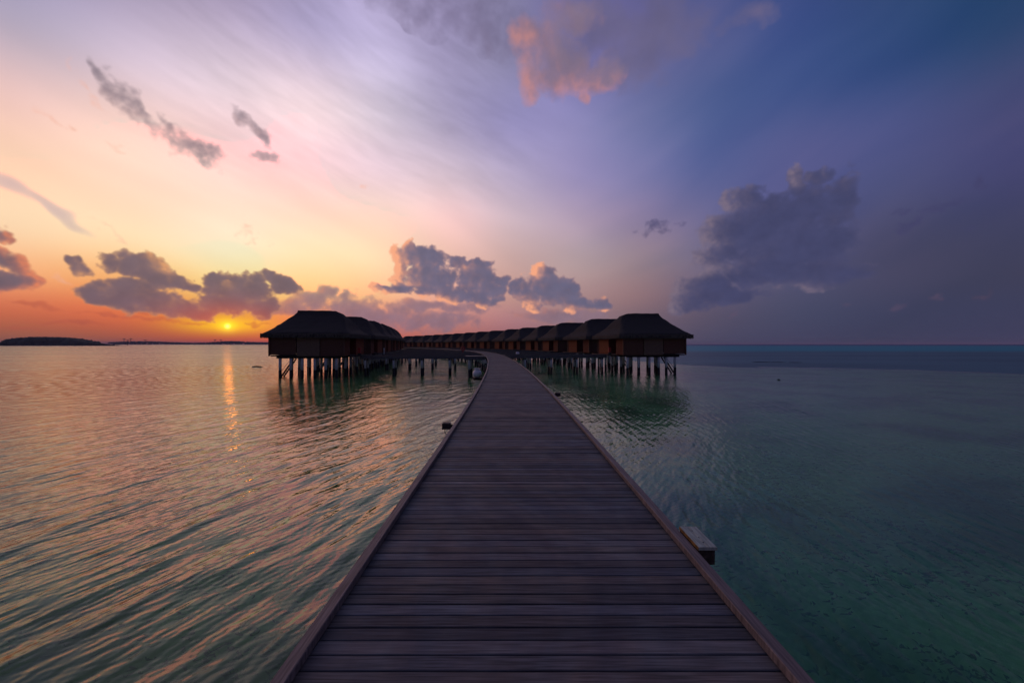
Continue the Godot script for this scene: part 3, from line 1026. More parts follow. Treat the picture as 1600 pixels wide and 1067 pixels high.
func trace_path() -> void:
	var c := Curve3D.new()
	for k in PATH.size():
		var p := Vector3(PATH[k][0], DECK, -PATH[k][1])
		var a: Array = PATH[maxi(k - 1, 0)]
		var b: Array = PATH[mini(k + 1, PATH.size() - 1)]
		var t := Vector3(b[0] - a[0], 0, -(b[1] - a[1])).normalized()
		var before := p.distance_to(Vector3(a[0], DECK, -a[1])) / 3.0
		var after := p.distance_to(Vector3(b[0], DECK, -b[1])) / 3.0
		c.add_point(p, -t * before, t * after)
	c.bake_interval = 0.2
	var length := c.get_baked_length()
	var n := int(length / STEP)
	for k in n:
		way_p.append(c.sample_baked(k * STEP, true))
	for k in n:
		way_t.append((way_p[mini(k + 4, n - 1)] - way_p[maxi(k - 4, 0)]).normalized())


func way(s: float, off := 0.0, up := 0.0) -> Transform3D:
	# frame at s metres along: x to the right, y up, -z along the walk
	var k := clampi(roundi(s / STEP), 0, way_p.size() - 2)
	var f := s / STEP - k
	var p := way_p[k] + (way_p[k + 1] - way_p[k]) * f
	var t := way_t[k]
	var right := t.cross(Vector3.UP).normalized()
	return Transform3D(Basis(right, Vector3.UP, -t), p + right * off + Vector3(0, up, 0))


func make_boardwalk() -> void:
	trace_path()
	var length := way_p.size() * STEP - 0.5
	var o := base("boardwalk", Vector3.ZERO)
	tag(o, "long dark timber boardwalk running ahead and curving left between the villas", "boardwalk")
	var out := HALF + 0.066
	# browner along the middle, bluer towards the board ends, most on the left
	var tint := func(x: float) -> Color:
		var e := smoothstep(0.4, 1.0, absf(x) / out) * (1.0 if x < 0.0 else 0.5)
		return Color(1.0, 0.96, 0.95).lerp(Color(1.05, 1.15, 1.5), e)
	var shapes: Array[ArrayMesh] = []
	for k in 5:
		var st := start()
		var w := 0.0485 + 0.0006 * (k - 2)
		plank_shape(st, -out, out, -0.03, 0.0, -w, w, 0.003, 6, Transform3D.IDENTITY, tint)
		shapes.append(done(st))
	var s := 0.02
	var n := 0
	var far := {}
	while s < length:
		var t := way(s)
		t.origin.y += rng.randfn(0.0, 0.0012)
		t.basis = t.basis.rotated(t.basis.z.normalized(), rng.randfn(0.0, 0.0009))
		t.basis = t.basis.rotated(Vector3.UP, rng.randfn(0.0, 0.0008))
		var tone := rng.randi() % 7
		if n < 300 and s > 4.0:
			put(o, "plank", shapes[rng.randi() % 5], t, M.plank[tone])
			n += 1
		else:
			if not far.has(tone):
				far[tone] = start()
			var wx := 0.0485
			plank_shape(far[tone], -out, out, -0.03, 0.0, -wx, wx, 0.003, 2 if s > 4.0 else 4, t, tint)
		s += PITCH
		if absf(s - 15.3) < PITCH * 0.5:
			s += 0.02
	for tone in far:
		var f := put(o, "far_planks", done(far[tone]), Transform3D.IDENTITY, M.plank[tone])
		f.set_meta("kind", "stuff")
	# edge rails in lengths of three metres, raised on small blocks
	for side in [-1.0, 1.0]:
		var w := 0.033 if side < 0.0 else 0.036
		var from := 0.4 if side < 0.0 else 1.5
		while from < length - 3.2:
			var to := from + 3.0
			var pieces := 1 if from < 20.0 else 3
			var st := start()
			for k in pieces:
				var a := way(lerpf(from + 0.002, to - 0.002, float(k) / pieces), side * (HALF + w))
				var b := way(lerpf(from + 0.002, to - 0.002, float(k + 1) / pieces), side * (HALF + w))
				var mid := (a.origin + b.origin) * 0.5
				var d := b.origin - a.origin
				var along := d.normalized()
				var fr := Transform3D(Basis(along, Vector3.UP, along.cross(Vector3.UP)), mid)
				var hl := d.length() * 0.5 + (0.0 if pieces == 1 else 0.002)
				plank_shape(st, -hl, hl, 0.014, 0.058, -w, w, 0.004, 1, fr)
			var rail := put(o, "edge_rail", done(st), Transform3D.IDENTITY, M.rail)
			if from < 45.0:
				var blocks := start()
				for k in 4:
					var c := way(from + 0.3 + 0.8 * k, side * (HALF + w))
					box(blocks, -w * 0.8, w * 0.8, 0.0, 0.014, -0.06, 0.06, c)
				put(rail, "spacer_blocks", done(blocks), Transform3D.IDENTITY, M.beam)
				var sc := start()
				for k in [0.06, 0.1, 2.9, 2.94]:
					var c := way(from + k, side * (HALF + w) + (0.012 if k == 0.06 or k == 2.94 else -0.012), 0.0582)
					tube(sc, c.origin - Vector3(0, 0.004, 0), c.origin + Vector3(0, 0.0006, 0), 0.0045, 0.0045, 8)
				put(rail, "screws", done(sc), Transform3D.IDENTITY, M.black)
			from = to
	# what carries the boards: three stringers, cross beams and pairs of piles
	for off in [-0.95, 0.0, 0.95]:
		var from := 0.0
		while from < length - 6.5:
			var st := start()
			for k in 3:
				var a := way(from + 2.0 * k, off, -0.03)
				var b := way(from + 2.0 * (k + 1), off, -0.03)
				beam(st, a.origin, b.origin, 0.05, 0.2)
			put(o, "stringer", done(st), Transform3D.IDENTITY, M.beam)
			from += 6.0
	var cross := start()
	box(cross, -1.15, 1.15, -0.45, -0.232, -0.09, 0.09)
	var cross_mesh := done(cross, M.beam)
	var pile_mesh := pile(DECK - 0.45, 0.14)
	var at := 2.5
	while at < length - 4.0:
		var t := way(at)
		put(o, "cross_beam", cross_mesh, t)
		for off in [-0.8, 0.8]:
			var q := way(at, off)
			put(o, "pile", pile_mesh, Transform3D(Basis.IDENTITY, Vector3(q.origin.x, 0, q.origin.z)))
		at += 4.5


func beam(st: SurfaceTool, a: Vector3, b: Vector3, half: float, deep: float) -> void:
	# a level beam whose top middle line runs from a to b
	var d := (b - a)
	var along := d.normalized()
	var fr := Transform3D(Basis(along, Vector3.UP, along.cross(Vector3.UP)), (a + b) * 0.5)
	box(st, -d.length() * 0.5, d.length() * 0.5, -deep, 0.0, -half, half, fr)


func pile(top: float, r: float) -> ArrayMesh:
	# white pile, black with growth up to the tide line
	var tide := 0.95
	var a := start()
	a.set_smooth_group(0)
	tube(a, Vector3(0, tide, 0), Vector3(0, top, 0), r, r, 12)
	a.generate_normals()
	var m := a.commit()
	var b := start()
	b.set_smooth_group(0)
	tube(b, Vector3(0, -1.6, 0), Vector3(0, tide, 0), r * 1.07, r * 1.04, 12)
	b.generate_normals()
	b.commit(m)
	m.surface_set_material(0, M.white)
	m.surface_set_material(1, M.algae)
	return m


# ---------------------------------------------------------------- villas

const WI := 4.8       # from the ridge middle to the wall by the boardwalk
const WO := 3.85      # and to the outer wall
const D2 := 5.0       # half the depth along the row
const FLOOR := 2.75
const EAVE := 4.9


func make_villas() -> void:
	var right := [[16.3, 64.8], [13.7, 78.7], [10.0, 92.7], [6.9, 107.0], [2.8, 120.3], [-1.3, 133.0], [-6.6, 147.0], [-11.8, 158.8], [-17.4, 172.0], [-23.5, 186.0], [-29.6, 198.5], [-36.0, 211.0], [-43.0, 224.5], [-51.0, 238.0], [-58.5, 250.5]]
	var left := [[-23.1, 59.7], [-24.1, 72.8], [-25.7, 85.0], [-27.6, 97.0], [-29.7, 109.0], [-32.0, 121.0], [-34.5, 133.0]]
	place_row(right, 1.0, "right")
	place_row(left, -1.0, "left")


const ORDER := ["first", "second", "third", "fourth", "fifth", "sixth", "seventh", "eighth", "ninth", "tenth", "eleventh", "twelfth", "thirteenth", "fourteenth", "fifteenth"]


func place_row(inner: Array, side: float, word: String) -> void:
	var proto: Node3D
	for k in inner.size():
		var a: Array = inner[maxi(k - 1, 0)]
		var b: Array = inner[mini(k + 1, inner.size() - 1)]
		var heading := atan2(-(b[0] - a[0]), b[1] - a[1])
		if k == 0:
			heading *= 0.75 if side > 0.0 else 1.0
		var o: Node3D
		if k == 0:
			o = build_villa(side)
			proto = o
			proto.set_meta("steps", 1)
		else:
			o = proto.duplicate()
			o.name = numbered("stilt_villa")
			add_child(o)
			if k == 1:
				pass
		o.rotation.y = heading
		var p := Vector3(cos(heading), 0, -sin(heading))
		o.position = Vector3(inner[k][0], 0, -inner[k][1]) + p * side * 2.4
		var label := ""
		if k == 0:
			label = "nearest thatched stilt villa of the %s row, its whole front wall in view" % word
		elif k == inner.size() - 1:
			label = "farthest thatched stilt villa of the %s row, %s from the front" % [word, ORDER[k]]
		else:
			label = "%s thatched stilt villa from the front in the %s row" % [ORDER[k], word]
		tag(o, label, "villa", "thatched villas in the %s row" % word)
		o.remove_meta("steps")
		# the jetty that ties it to the boardwalk
		var from := o.transform * Vector3(-side * (WI + 1.1), 0, 0.75)
		var dir := -p * side
		var s := 2.0
		var hit := from + dir * 15.0
		for m in 400:
			var q := from + dir * s
			var near := INF
			for i in range(0, way_p.size(), 8):
				near = minf(near, Vector2(way_p[i].x - q.x, way_p[i].z - q.z).length_squared())
			if near < 1.25 * 1.25:
				hit = q
				break
			s += 0.1
		jetty(from, hit, "timber jetty to the %s villa of the %s row" % ["nearest" if k == 0 else ORDER[k], word], "jetties to the %s row" % word, k == 0)


func jetty(a: Vector3, b: Vector3, label: String, group: String, first: bool) -> void:
	var d := b - a
	d.y = 0
	var length := d.length()
	var along := d.normalized()
	var o := base("jetty", Vector3(a.x, 0, a.z))
	o.basis = Basis(along, Vector3.UP, along.cross(Vector3.UP))
	tag(o, label, "jetty", group)
	var half := 0.95
	var st := start()
	var x := 0.06
	while x < length - 0.05:
		box(st, x - 0.05, x + 0.05, DECK - 0.03, DECK + rng.randfn(0.0, 0.002), -half, half)
		x += 0.112
	var pl := put(o, "planks", done(st), Transform3D.IDENTITY, M.jetty)
	pl.set_meta("kind", "stuff")
	for s in [-1.0, 1.0]:
		var f := start()
		box(f, 0.0, length, DECK - 0.42, DECK - 0.034, s * half - 0.06, s * half + 0.06)
		put(o, "fascia_beam", done(f), Transform3D.IDENTITY, M.fascia)
		var r := start()
		box(r, 0.0, length - 0.4, DECK + 0.012, DECK + 0.075, s * half - 0.045, s * half + 0.045)
		put(o, "edge_rail", done(r), Transform3D.IDENTITY, M.fascia)
	var pm := pile(DECK - 0.42, 0.15)
	var c := start()
	box(c, -0.09, 0.09, DECK - 0.6, DECK - 0.43, -half, half)
	var cm := done(c, M.beam)
	x = 0.6
	while x < length - 1.5:
		put(o, "cross_beam", cm, Transform3D(Basis.IDENTITY, Vector3(x, 0, 0)))
		for s in [-0.75, 0.75]:
			put(o, "pile", pm, Transform3D(Basis.IDENTITY, Vector3(x, 0, s)))
		x += 3.6


func boards(x0: float, x1: float, y0: float, y1: float, z: float, course: float, t := Transform3D.IDENTITY) -> ArrayMesh:
	# lapped boards lying level, facing +z
	var st := start()
	var n := roundi((y1 - y0) / course)
	var h := (y1 - y0) / n
	for k in n:
		var a := y0 + h * k
		quad(st, t * Vector3(x0, a, z + 0.028), t * Vector3(x1, a, z + 0.028), t * Vector3(x1, a + h, z + 0.008), t * Vector3(x0, a + h, z + 0.008))
		quad(st, t * Vector3(x0, a, z), t * Vector3(x1, a, z), t * Vector3(x1, a, z + 0.028), t * Vector3(x0, a, z + 0.028))
	box(st, x0, x1, y0, y1, z - 0.06, z - 0.001, t)
	return done(st)


func build_villa(side: float) -> Node3D:
	# local axes: +z looks to the front of the row, -side * x to the boardwalk
	var o := base("stilt_villa", Vector3.ZERO)
	var i := -side                          # x direction of the inner wall
	var top := EAVE + 0.12
	# floor and the beams under it
	var st := start()
	var xi := WI * i
	var xo := -WO * i
	var x_low := minf(xi, xo)
	var x_high := maxf(xi, xo)
	box(st, x_low + 0.1, x_high - 0.1, FLOOR - 0.14, FLOOR, -D2 + 0.1, D2 - 0.1)
	put(o, "floor", done(st, M.beam))
	var yb := FLOOR - 0.14
	for z in [-4.4, -1.5, 1.5, 4.4]:
		st = start()
		box(st, x_low + 0.6, x_high - 0.6, yb - 0.26, yb - 0.002, z - 0.1, z + 0.1)
		put(o, "floor_beam", done(st, M.beam))
	# piles, in the rows the beams need
	var pm := pile(yb - 0.26, 0.17)
	for z in [-4.4, -1.5, 1.5, 4.4]:
		for x in [3.9, 2.5, 1.1, -0.3, -1.5, -2.75]:
			if z in [-1.5, 1.5] and absf(x) < 0.6:
				continue
			put(o, "pile", pm, Transform3D(Basis.IDENTITY, Vector3(x * i + 0.12 * sin(z * 3.0 + x), 0, z)))
	# front wall: three fields of boards, the one in the middle paler
	var fields := [[xi, 2.0 * i, FLOOR - 0.1, "wall"], [2.0 * i, -0.75 * i, FLOOR - 0.1, "wall_pale"], [-0.75 * i, xo, FLOOR + 0.06, "wall"]]
	for f in fields:
		var x0 := minf(f[0], f[1])
		var x1 := maxf(f[0], f[1])
		put(o, "front_wall", boards(x0 + 0.05, x1 - 0.05, f[2], top, D2 - 0.05, 0.14), Transform3D.IDENTITY, M[f[3]])
	# outer and back walls
	var outer := Transform3D(Basis(Vector3.UP, PI / 2.0 * -i), Vector3(-i * (WO - 0.05), 0, 0))
	put(o, "outer_wall", boards(-D2 + 0.05, D2 - 0.05, FLOOR + 0.06, top, 0.0, 0.14), outer, M.wall)
	put(o, "back_wall", boards(-x_high + 0.05, -x_low - 0.05, FLOOR - 0.1, top, 0.0, 0.14), Transform3D(Basis(Vector3.UP, PI), Vector3(0, 0, -D2 + 0.05)), M.wall)
	for c in [[xi, D2], [xi, -D2], [xo, D2], [xo, -D2]]:
		st = start()
		box(st, c[0] - 0.09, c[0] + 0.09, FLOOR - 0.1, top + 0.3, c[1] - 0.09, c[1] + 0.09)
		put(o, "corner_post", done(st, M.wall))
	# inner wall, towards the boardwalk: red field, shaded entrance, field of upright slats
	var inner := Transform3D(Basis(Vector3.UP, PI / 2.0 * i), Vector3(i * (WI - 0.05), 0, 0))
	# in its own axes +z looks at the boardwalk, and u = -i * z runs along the wall
	var wall_part := func(z0: float, z1: float, back: float, called: String, mat: Material) -> void:
		var u0 := minf(-i * z0, -i * z1)
		var u1 := maxf(-i * z0, -i * z1)
		var s := start()
		box(s, u0, u1, FLOOR - 0.1, top, back - 0.07, back)
		put(o, called, done(s, mat), inner)
	wall_part.call(4.9, 2.3, 0.0, "entrance_wall", M.wall_red)
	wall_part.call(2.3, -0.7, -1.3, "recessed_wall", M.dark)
	wall_part.call(-0.7, -4.9, 0.0, "slatted_wall", M.wall_red)
	for z in [2.3, -0.7]:
		var s := start()
		var u := -i * float(z)
		box(s, u - 0.05, u + 0.05, FLOOR - 0.1, top, -1.25, 0.03)
		put(o, "recess_side", done(s, M.wall_red), inner)
	var u := 0.85
	while u < 4.85:
		var s := start()
		var v := i * u
		box(s, v - 0.075, v + 0.075, FLOOR - 0.05, top - 0.05, 0.002, 0.05)
		put(o, "slat", done(s, M.slat), inner)
		u += 0.27
	u = 2.5
	while u < 4.8:
		var s := start()
		var v := -i * u
		box(s, v - 0.07, v + 0.07, FLOOR - 0.05, top - 0.05, 0.002, 0.035)
		put(o, "wall_board", done(s, M.wall_red), inner)
		u += 0.21
	var dr := start()
	box(dr, -i * 0.8 - 0.45, -i * 0.8 + 0.45, FLOOR, FLOOR + 2.05, -1.298, -1.24)
	var door := put(o, "door", done(dr, M.wall_red), inner)
	var hd := start()
	tube(hd, Vector3(-i * 0.8 + 0.35, FLOOR + 0.9, -1.2), Vector3(-i * 0.8 + 0.35, FLOOR + 1.15, -1.2), 0.018, 0.018, 8)
	put(door, "handle", done(hd, M.steel))
	# entrance platform along the inner wall with a pale edge board
	st = start()
	box(st, minf(i * (WI + 0.1), i * (WI + 1.1)), maxf(i * (WI + 0.1), i * (WI + 1.1)), DECK - 0.06, DECK + 0.03, -4.7, 2.6)
	put(o, "entrance_platform", done(st, M.jetty))
	st = start()
	box(st, minf(i * (WI + 1.1), i * (WI + 1.16)), maxf(i * (WI + 1.1), i * (WI + 1.16)), DECK - 0.05, DECK + 0.08, -4.7, -0.3)
	put(o, "edge_board", done(st, M.wall_pale))
	# roof
	var roof := put(o, "roof", thatch_roof(i), Transform3D.IDENTITY, M.thatch)
	put(roof, "ridge_cap", ridge_cap(i), Transform3D.IDENTITY, M.thatch)
	var fr := put(roof, "eave_fringe", fringe(i), Transform3D.IDENTITY, M.fringe)
	fr.set_meta("kind", "stuff")
	# steps from the terrace down into the water
	var sx := -i * 1.9
	st = start()
	for s in [-0.42, 0.42]:
		beam_slope(st, Vector3(sx, FLOOR - 0.5, D2 - 2.6 + s), Vector3(sx - i * 1.5, 0.0, D2 - 2.6 + s), 0.05, 0.16)
	var stairs := put(o, "stairs", done(st, M.beam))
	for k in 8:
		var f := (k + 0.5) / 8.0
		var tr := start()
		box(tr, -0.13, 0.13, -0.02, 0.02, -0.42, 0.42)
		put(stairs, "step", done(tr, M.beam), Transform3D(Basis.IDENTITY, Vector3(lerpf(sx, sx - i * 1.5, f), lerpf(FLOOR - 0.5, 0.0, f) + 0.03, D2 - 2.6)))
	var hr := start()
	tube(hr, Vector3(sx - i * 0.1, FLOOR - 0.3, D2 - 2.1), Vector3(sx - i * 1.75, 0.35, D2 - 2.1), 0.03, 0.03, 8)
	tube(hr, Vector3(sx - i * 1.45, 0.0, D2 - 2.1), Vector3(sx - i * 1.45, 0.8, D2 - 2.1), 0.025, 0.025, 8)
	put(stairs, "handrail", done(hr, M.steel))
	return o


func beam_slope(st: SurfaceTool, a: Vector3, b: Vector3, half: float, deep: float) -> void:
	var d := b - a
	var along := d.normalized()
	var across := along.cross(Vector3.UP).normalized()
	var fr := Transform3D(Basis(along, across.cross(along), across), (a + b) * 0.5)
	box(st, -d.length() * 0.5, d.length() * 0.5, -deep * 0.5, deep * 0.5, -half, half, fr)


func thatch_roof(inner: float) -> ArrayMesh:
	# rings of a hipped roof from the ridge down over the drooping eave and back under it: half length, half width, height
	var rings := [[2.35, 0.10, 8.42], [2.42, 0.28, 8.3], [2.62, 0.62, 8.02], [2.78, 0.92, 7.78]]
	for k in 11:
		var t := (k + 1) / 11.0
		rings.append([lerpf(2.78, 5.42, t), lerpf(0.92, 5.5, t), 7.78 + (5.42 - 7.78) * t - 0.12 * sin(PI * t)])
	rings.append_array([[5.53, 5.61, 5.3], [5.58, 5.66, 5.12], [5.57, 5.65, 4.92], [5.45, 5.53, 4.86], [5.1, 5.2, 5.05], [4.6, 4.8, 5.3]])
	var st := SurfaceTool.new()
	st.begin(Mesh.PRIMITIVE_TRIANGLES)
	st.set_smooth_group(0)
	var n := noise(1.3, 3, 81)
	var per := 24
	var ring := func(r: Array, j: int) -> Vector3:
		# walks round a rectangle with slightly rounded corners
		j = posmod(j, per * 4)
		var edge := j / per
		var f := float(j % per) / per * 2.0 - 1.0
		f = signf(f) * (1.0 - pow(1.0 - absf(f), 1.5))
		var hx: float = r[0]
		var hz: float = r[1]
		var p: Vector3
		if edge == 0:
			p = Vector3(f * hx, 0, hz)
		elif edge == 1:
			p = Vector3(hx, 0, -f * hz)
		elif edge == 2:
			p = Vector3(-f * hx, 0, -hz)
		else:
			p = Vector3(-hx, 0, f * hz)
		var corner := minf(absf(p.x) / hx, absf(p.z) / hz)
		var pull := smoothstep(0.9, 1.0, corner) * 0.035
		p.x *= 1.0 - pull * minf(1.0, hz / 3.0)
		p.z *= 1.0 - pull
		if p.x * inner < 0.0:
			p.x *= 1.0 - 0.175 * clampf((8.42 - float(r[2])) / 3.0, 0.0, 1.0)
		# the end towards the boardwalk is rounder than the other, which has a small steep gablet
		if p.x * inner > 0.0:
			var k := clampf((float(r[2]) - 5.42) / 3.0, 0.0, 1.0)
			p.x *= 1.0 + 0.24 * smoothstep(0.1, 0.8, k) * (1.0 - smoothstep(0.9, 1.0, k)) * pow(absf(p.x) / hx, 2.0)
		var wob := n.get_noise_3d(p.x, r[2], p.z) * 0.09
		return Vector3(p.x * (1.0 + wob * 0.15), r[2] + wob * 0.8, p.z * (1.0 + wob * 0.15))
	for k in rings.size() - 1:
		for j in per * 4:
			var a: Vector3 = ring.call(rings[k], j)
			var b: Vector3 = ring.call(rings[k], j + 1)
			var c: Vector3 = ring.call(rings[k + 1], j + 1)
			var d: Vector3 = ring.call(rings[k + 1], j)
			quad(st, d, c, b, a)
	return done(st)


func ridge_cap(inner: float) -> ArrayMesh:
	var st := SurfaceTool.new()
	st.begin(Mesh.PRIMITIVE_TRIANGLES)
	st.set_smooth_group(0)
	var prof := [Vector2(-0.42, 8.12), Vector2(-0.3, 8.32), Vector2(-0.12, 8.47), Vector2(0.12, 8.47), Vector2(0.3, 8.32), Vector2(0.42, 8.12)]
	var cuts := 14
	var n := noise(2.0, 2, 82)
	var pt := func(i: int, j: int) -> Vector3:
		var x := lerpf(-2.42, 2.42, float(i) / cuts)
		var p: Vector2 = prof[j]
		return Vector3(x, p.y + 0.05 * n.get_noise_2d(x * 2.0, j) - 0.12 * smoothstep(1.4, 2.4, x * inner), p.x)
	for i in cuts:
		for j in 5:
			quad(st, pt.call(i, j), pt.call(i, j + 1), pt.call(i + 1, j + 1), pt.call(i + 1, j))
	for j in range(1, 5):
		tri(st, pt.call(0, 0), pt.call(0, j), pt.call(0, j + 1) if j < 5 else pt.call(0, 5))
		tri(st, pt.call(cuts, 0), pt.call(cuts, j + 1), pt.call(cuts, j))
	return done(st)


func fringe(inner: float) -> ArrayMesh:
	# ragged ends of the thatch hanging all round the eave
	var st := start()
	var xa := -5.58 if inner < 0.0 else -4.6
	var xb := 4.6 if inner < 0.0 else 5.58
	var z := 5.62
	var corners: Array[Vector2] = [Vector2(xa, z), Vector2(xb, z), Vector2(xb, -z), Vector2(xa, -z)]
	for e in 4:
		var p := corners[e]
		var q := corners[(e + 1) % 4]
		var along := (q - p).normalized()
		var out := Vector2(-along.y, along.x) * -1.0
		if out.dot(p + q) < 0.0:
			out = -out
		var u := 0.0
		var length := p.distance_to(q)
		while u < length:
			var w := rng.randf_range(0.04, 0.09)
			var l := rng.randf_range(0.02, 0.2)
			var o := rng.randf_range(0.03, 0.12)
			var a := p + along * u + out * (o - 0.05)
			var b := p + along * (u + w) + out * (o - 0.05)
			var c := p + along * (u + w * rng.randf_range(0.5, 1.0)) + out * (o - 0.02)
			var d := p + along * (u + w * rng.randf_range(0.0, 0.5)) + out * (o - 0.02)
			var y := 5.34 + rng.randf_range(-0.06, 0.06)
			quad(st, Vector3(d.x, 4.95 - l, d.y), Vector3(c.x, 4.95 - l, c.y), Vector3(b.x, y, b.y), Vector3(a.x, y, a.y))
			u += w * 0.55
	return done(st)


# ---------------------------------------------------------------- small things

func make_small_things() -> void:
	# wooden box outside the right edge rail, its lid overhanging
	var o := base("wooden_box", Vector3(1.372, DECK, -3.37))
	tag(o, "small weathered wooden box with overhanging lid outside the right edge rail", "box")
	var st := start()
	for k in 2:
		plank_shape(st, -0.182, 0.182, 0.058, 0.08, -0.066 + 0.066 * k, -0.001 + 0.066 * k, 0.003, 1, Transform3D(Basis(Vector3.UP, PI / 2.0), Vector3(0, 0, 0)))
	var lid := put(o, "lid", done(st, M.lid))
	st = start()
	box(st, -0.0685, -0.0662, 0.056, 0.079, -0.182, 0.182)
	put(lid, "sunlit_lid_edge", done(st, M.sunlit_lid_edge))  # thin strip painted orange as the sunlit side of the lid
	st = start()
	box(st, -0.045, 0.055, -0.05, 0.057, -0.165, 0.165)
	put(o, "body", done(st, M.box))
	st = start()
	box(st, -0.066, -0.0455, -0.1, 0.056, 0.12, 0.172)
	box(st, -0.066, -0.0455, -0.1, 0.056, -0.172, -0.12)
	put(o, "bracket", done(st, M.box))
	st = start()
	for z in [-0.1, 0.02, 0.1]:
		tube(st, Vector3(0.0, 0.0795, z), Vector3(0.0, 0.0808, z), 0.006, 0.006, 8)
	put(o, "screws", done(st, M.black))
	# floodlights beyond the rails
	floodlight(Vector3(-1.17, DECK, -8.15), -1.0, "small black floodlight with a hanging cable outside the left edge rail")
	floodlight(Vector3(1.33, DECK, -13.2), 1.0, "small black floodlight outside the right edge rail")
	floodlight(way(33.0 + 6.0, -1.32).origin, -1.0, "small dark fitting on the left edge rail beyond the white jar")
	# round white jar on a shelf beside the left edge
	var jp := Vector3(-1.93, 2.24, -25.2)
	o = base("round_jar", jp)
	tag(o, "round white jar with a flat rim beside the left edge rail", "jar")
	st = start()
	st.set_smooth_group(0)
	var prof: Array = [Vector2(0.0, 0.0), Vector2(0.1, 0.0)]
	for k in 15:
		var a := -1.15 + 2.15 * k / 14.0
		prof.append(Vector2(0.25 * cos(a), 0.225 + 0.24 * sin(a)))
	put(o, "body", done_lathe(st, prof, 28), Transform3D.IDENTITY, M.pot)
	st = start()
	st.set_smooth_group(0)
	put(o, "rim", done_lathe(st, [Vector2(0.13, 0.42), Vector2(0.12, 0.45), Vector2(0.15, 0.475), Vector2(0.195, 0.49), Vector2(0.195, 0.51), Vector2(0.11, 0.505), Vector2(0.11, 0.42)], 28), Transform3D.IDENTITY, M.pot)
	var sh := base("shelf", Vector3(jp.x, jp.y, jp.z))
	tag(sh, "dark timber shelf carrying the round white jar on the boardwalk's left flank", "shelf")
	st = start()
	box(st, -0.3, 0.42, -0.062, -0.002, -0.25, 0.25)
	put(sh, "board", done(st, M.beam))
	st = start()
	box(st, -0.2, 0.42, -0.14, -0.063, -0.05, 0.05)
	put(sh, "bracket", done(st, M.beam))
	# landing where the left jetty meets the boardwalk
	o = base("landing", Vector3(-5.0, 0, -57.2))
	tag(o, "small raised timber landing at the left side of the boardwalk before the jetty", "landing")
	st = start()
	box(st, -0.85, 1.7, DECK - 0.1, DECK - 0.005, -1.5, 1.5)
	put(o, "deck", done(st, M.jetty))
	st = start()
	box(st, -0.86, 1.7, DECK - 0.45, DECK - 0.102, 1.38, 1.5)
	put(o, "fascia_beam", done(st, M.fascia))
	put(o, "pile", pile(DECK - 0.1, 0.16), Transform3D(Basis.IDENTITY, Vector3(-0.25, 0, 1.1)))
	put(o, "pile", pile(DECK - 0.1, 0.16), Transform3D(Basis.IDENTITY, Vector3(-0.25, 0, -1.1)))
	# white pot at the right jetty's corner
	var pot := base("white_pot", Vector3(0.78, DECK, -63.3))
	tag(pot, "small white pot standing where the right jetty leaves the boardwalk", "pot")
	st = start()
	st.set_smooth_group(0)
	put(pot, "body", done_lathe(st, [Vector2(0.0, 0.0), Vector2(0.14, 0.0), Vector2(0.24, 0.12), Vector2(0.27, 0.24), Vector2(0.2, 0.36), Vector2(0.15, 0.38)], 20), Transform3D.IDENTITY, M.pot)
	# lifebuoy post beside the walk and the red boxes at the two nearest doors
	var lb := base("lifebuoy_post", Vector3(-8.2, DECK, -76.0))
	tag(lb, "red lifebuoy hung on a post at the left of the far boardwalk", "lifebuoy")
	st = start()
	box(st, -0.06, 0.06, 0.0, 1.05, -0.06, 0.06)
	put(lb, "post", done(st, M.red))
	st = start()
	st.set_smooth_group(0)
	for k in 24:
		for j in 8:
			var c: Array[Vector3] = []
			for q in [[k, j], [k + 1, j], [k + 1, j + 1], [k, j + 1]]:
				var a: float = TAU * q[0] / 24.0
				var b: float = TAU * q[1] / 8.0
				c.append(Vector3((0.3 + 0.08 * cos(b)) * cos(a), 0.72 + (0.3 + 0.08 * cos(b)) * sin(a), 0.14 + 0.07 * sin(b)))
			quad(st, c[0], c[1], c[2], c[3])
	put(lb, "ring", done(st, M.red))
	red_box(Vector3(13.3, DECK, -61.9), "red fire box by the entrance of the nearest right villa")
	red_box(Vector3(-19.2, DECK, -57.2), "red fire box by the entrance of the nearest left villa")
	# low white lamp post on the left jetty
	var lp := base("jetty_lamp", Vector3(-19.0, DECK, -67.5))
	tag(lp, "low white lamp post at the villa end of the left jetty", "lamp post")
	st = start()
	tube(st, Vector3.ZERO, Vector3(0, 0.72, 0), 0.06, 0.06, 10)
	put(lp, "post", done(st, M.white))
	st = start()
	tube(st, Vector3(0, 0.72, 0), Vector3(0, 0.9, 0), 0.1, 0.07, 10)
	put(lp, "lamp_head", done(st, M.white))
	# rocks breaking the water
	rock(Vector3(-45.5, 0.0, -81.0), Vector3(1.0, 0.16, 0.4), "flat dark rock breaking the surface left of the left villas")
	rock(Vector3(30.5, 0.0, -52.0), Vector3(0.17, 0.09, 0.12), "small dark stone breaking the calm water on the right")
	for k in 3:
		rock(Vector3([56.5, 59.5, 62.5][k], -0.06, [-103.0, -102.0, -100.5][k]), Vector3([2.2, 2.6, 1.7][k], 0.13, [1.4, 1.1, 0.9][k]), "%s of three flat dark reef rocks awash beyond the right villas" % ["left", "middle", "right"][k], "reef rocks awash")


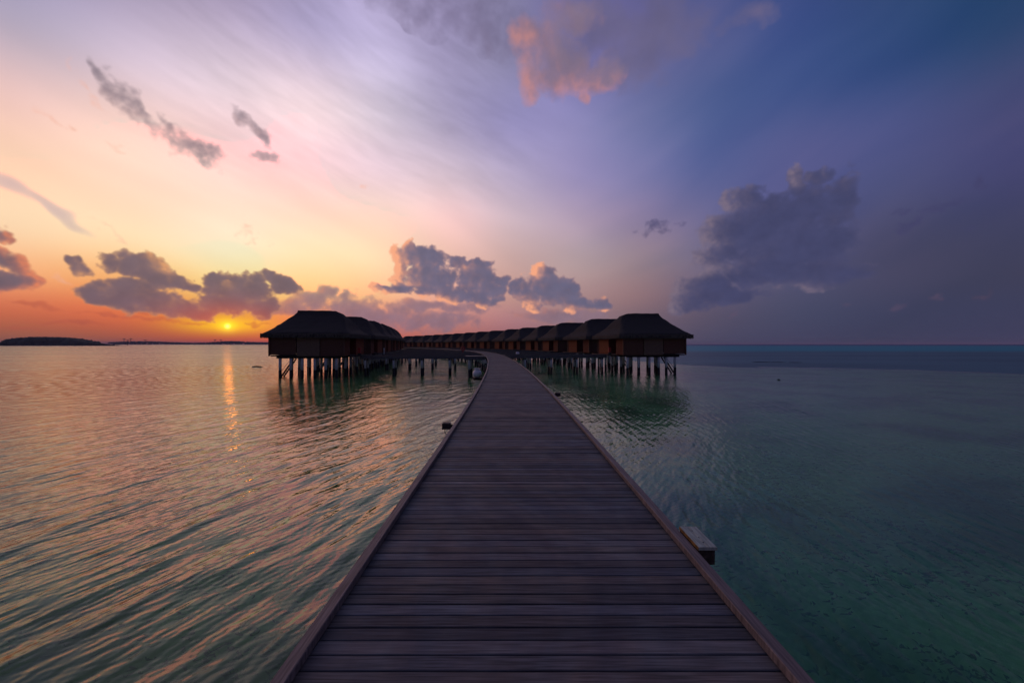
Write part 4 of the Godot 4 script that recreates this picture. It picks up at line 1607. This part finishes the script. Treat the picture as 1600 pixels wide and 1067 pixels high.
func rock(at: Vector3, size: Vector3, label: String, group := "") -> void:
	var st := SurfaceTool.new()
	st.begin(Mesh.PRIMITIVE_TRIANGLES)
	st.set_smooth_group(0)
	var n := noise(1.1, 3, int(absf(at.x) * 7.0) + 3)
	var pt := func(i: int, j: int) -> Vector3:
		var a := TAU * (j % 14) / 14.0
		var e := -0.6 + 2.17 * i / 7.0
		var d := Vector3(cos(e) * cos(a), sin(e), cos(e) * sin(a))
		return d * (1.0 + 0.7 * n.get_noise_3d(d.x, d.y, d.z)) * size
	for i in 7:
		for j in 14:
			quad(st, pt.call(i, j + 1), pt.call(i, j), pt.call(i + 1, j), pt.call(i + 1, j + 1))
	var o := MeshInstance3D.new()
	o.name = numbered("rock")
	o.mesh = done(st, M.rock)
	o.position = at
	tag(o, label, "rock", group)
	add_child(o)


func done_lathe(st: SurfaceTool, prof: Array, sides: int) -> ArrayMesh:
	lathe(st, prof, sides)
	return done(st)


func red_box(at: Vector3, label: String) -> void:
	var o := base("fire_box", at)
	tag(o, label, "fire box")
	var st := start()
	box(st, -0.17, 0.17, 0.35, 1.05, -0.12, 0.12)
	put(o, "cabinet", done(st, M.red))
	st = start()
	box(st, -0.2, 0.2, 0.0, 0.35, -0.1, 0.1)
	put(o, "stand", done(st, M.dark))


func floodlight(at: Vector3, side: float, label: String) -> void:
	var o := base("floodlight", at)
	tag(o, label, "floodlight")
	var st := start()
	box(st, -0.075, 0.075, -0.02, 0.085, -0.06, 0.06)
	var h := put(o, "housing", done(st, M.black))
	st = start()
	for k in 5:
		box(st, -0.06 + 0.028 * k, -0.052 + 0.028 * k, 0.0855, 0.1, -0.055, 0.055)
	put(h, "cooling_fins", done(st, M.black))
	st = start()
	box(st, -0.065, 0.065, -0.01, 0.075, -0.064, -0.0605)
	put(h, "glass", done(st, M.glass))
	st = start()
	box(st, minf(-side * 0.11, -side * 0.076), maxf(-side * 0.11, -side * 0.076), -0.1, 0.06, -0.015, 0.015)
	put(o, "bracket", done(st, M.black))
	st = start()
	st.set_smooth_group(0)
	var p := Vector3(side * 0.03, -0.02, 0.03)
	for k in 8:
		var q := p + Vector3(-side * 0.012 * k * 0.5, -0.03 + 0.004 * k, 0.004)
		tube(st, p, q, 0.006, 0.006, 6, false)
		p = q
	put(o, "cable", done(st, M.black))
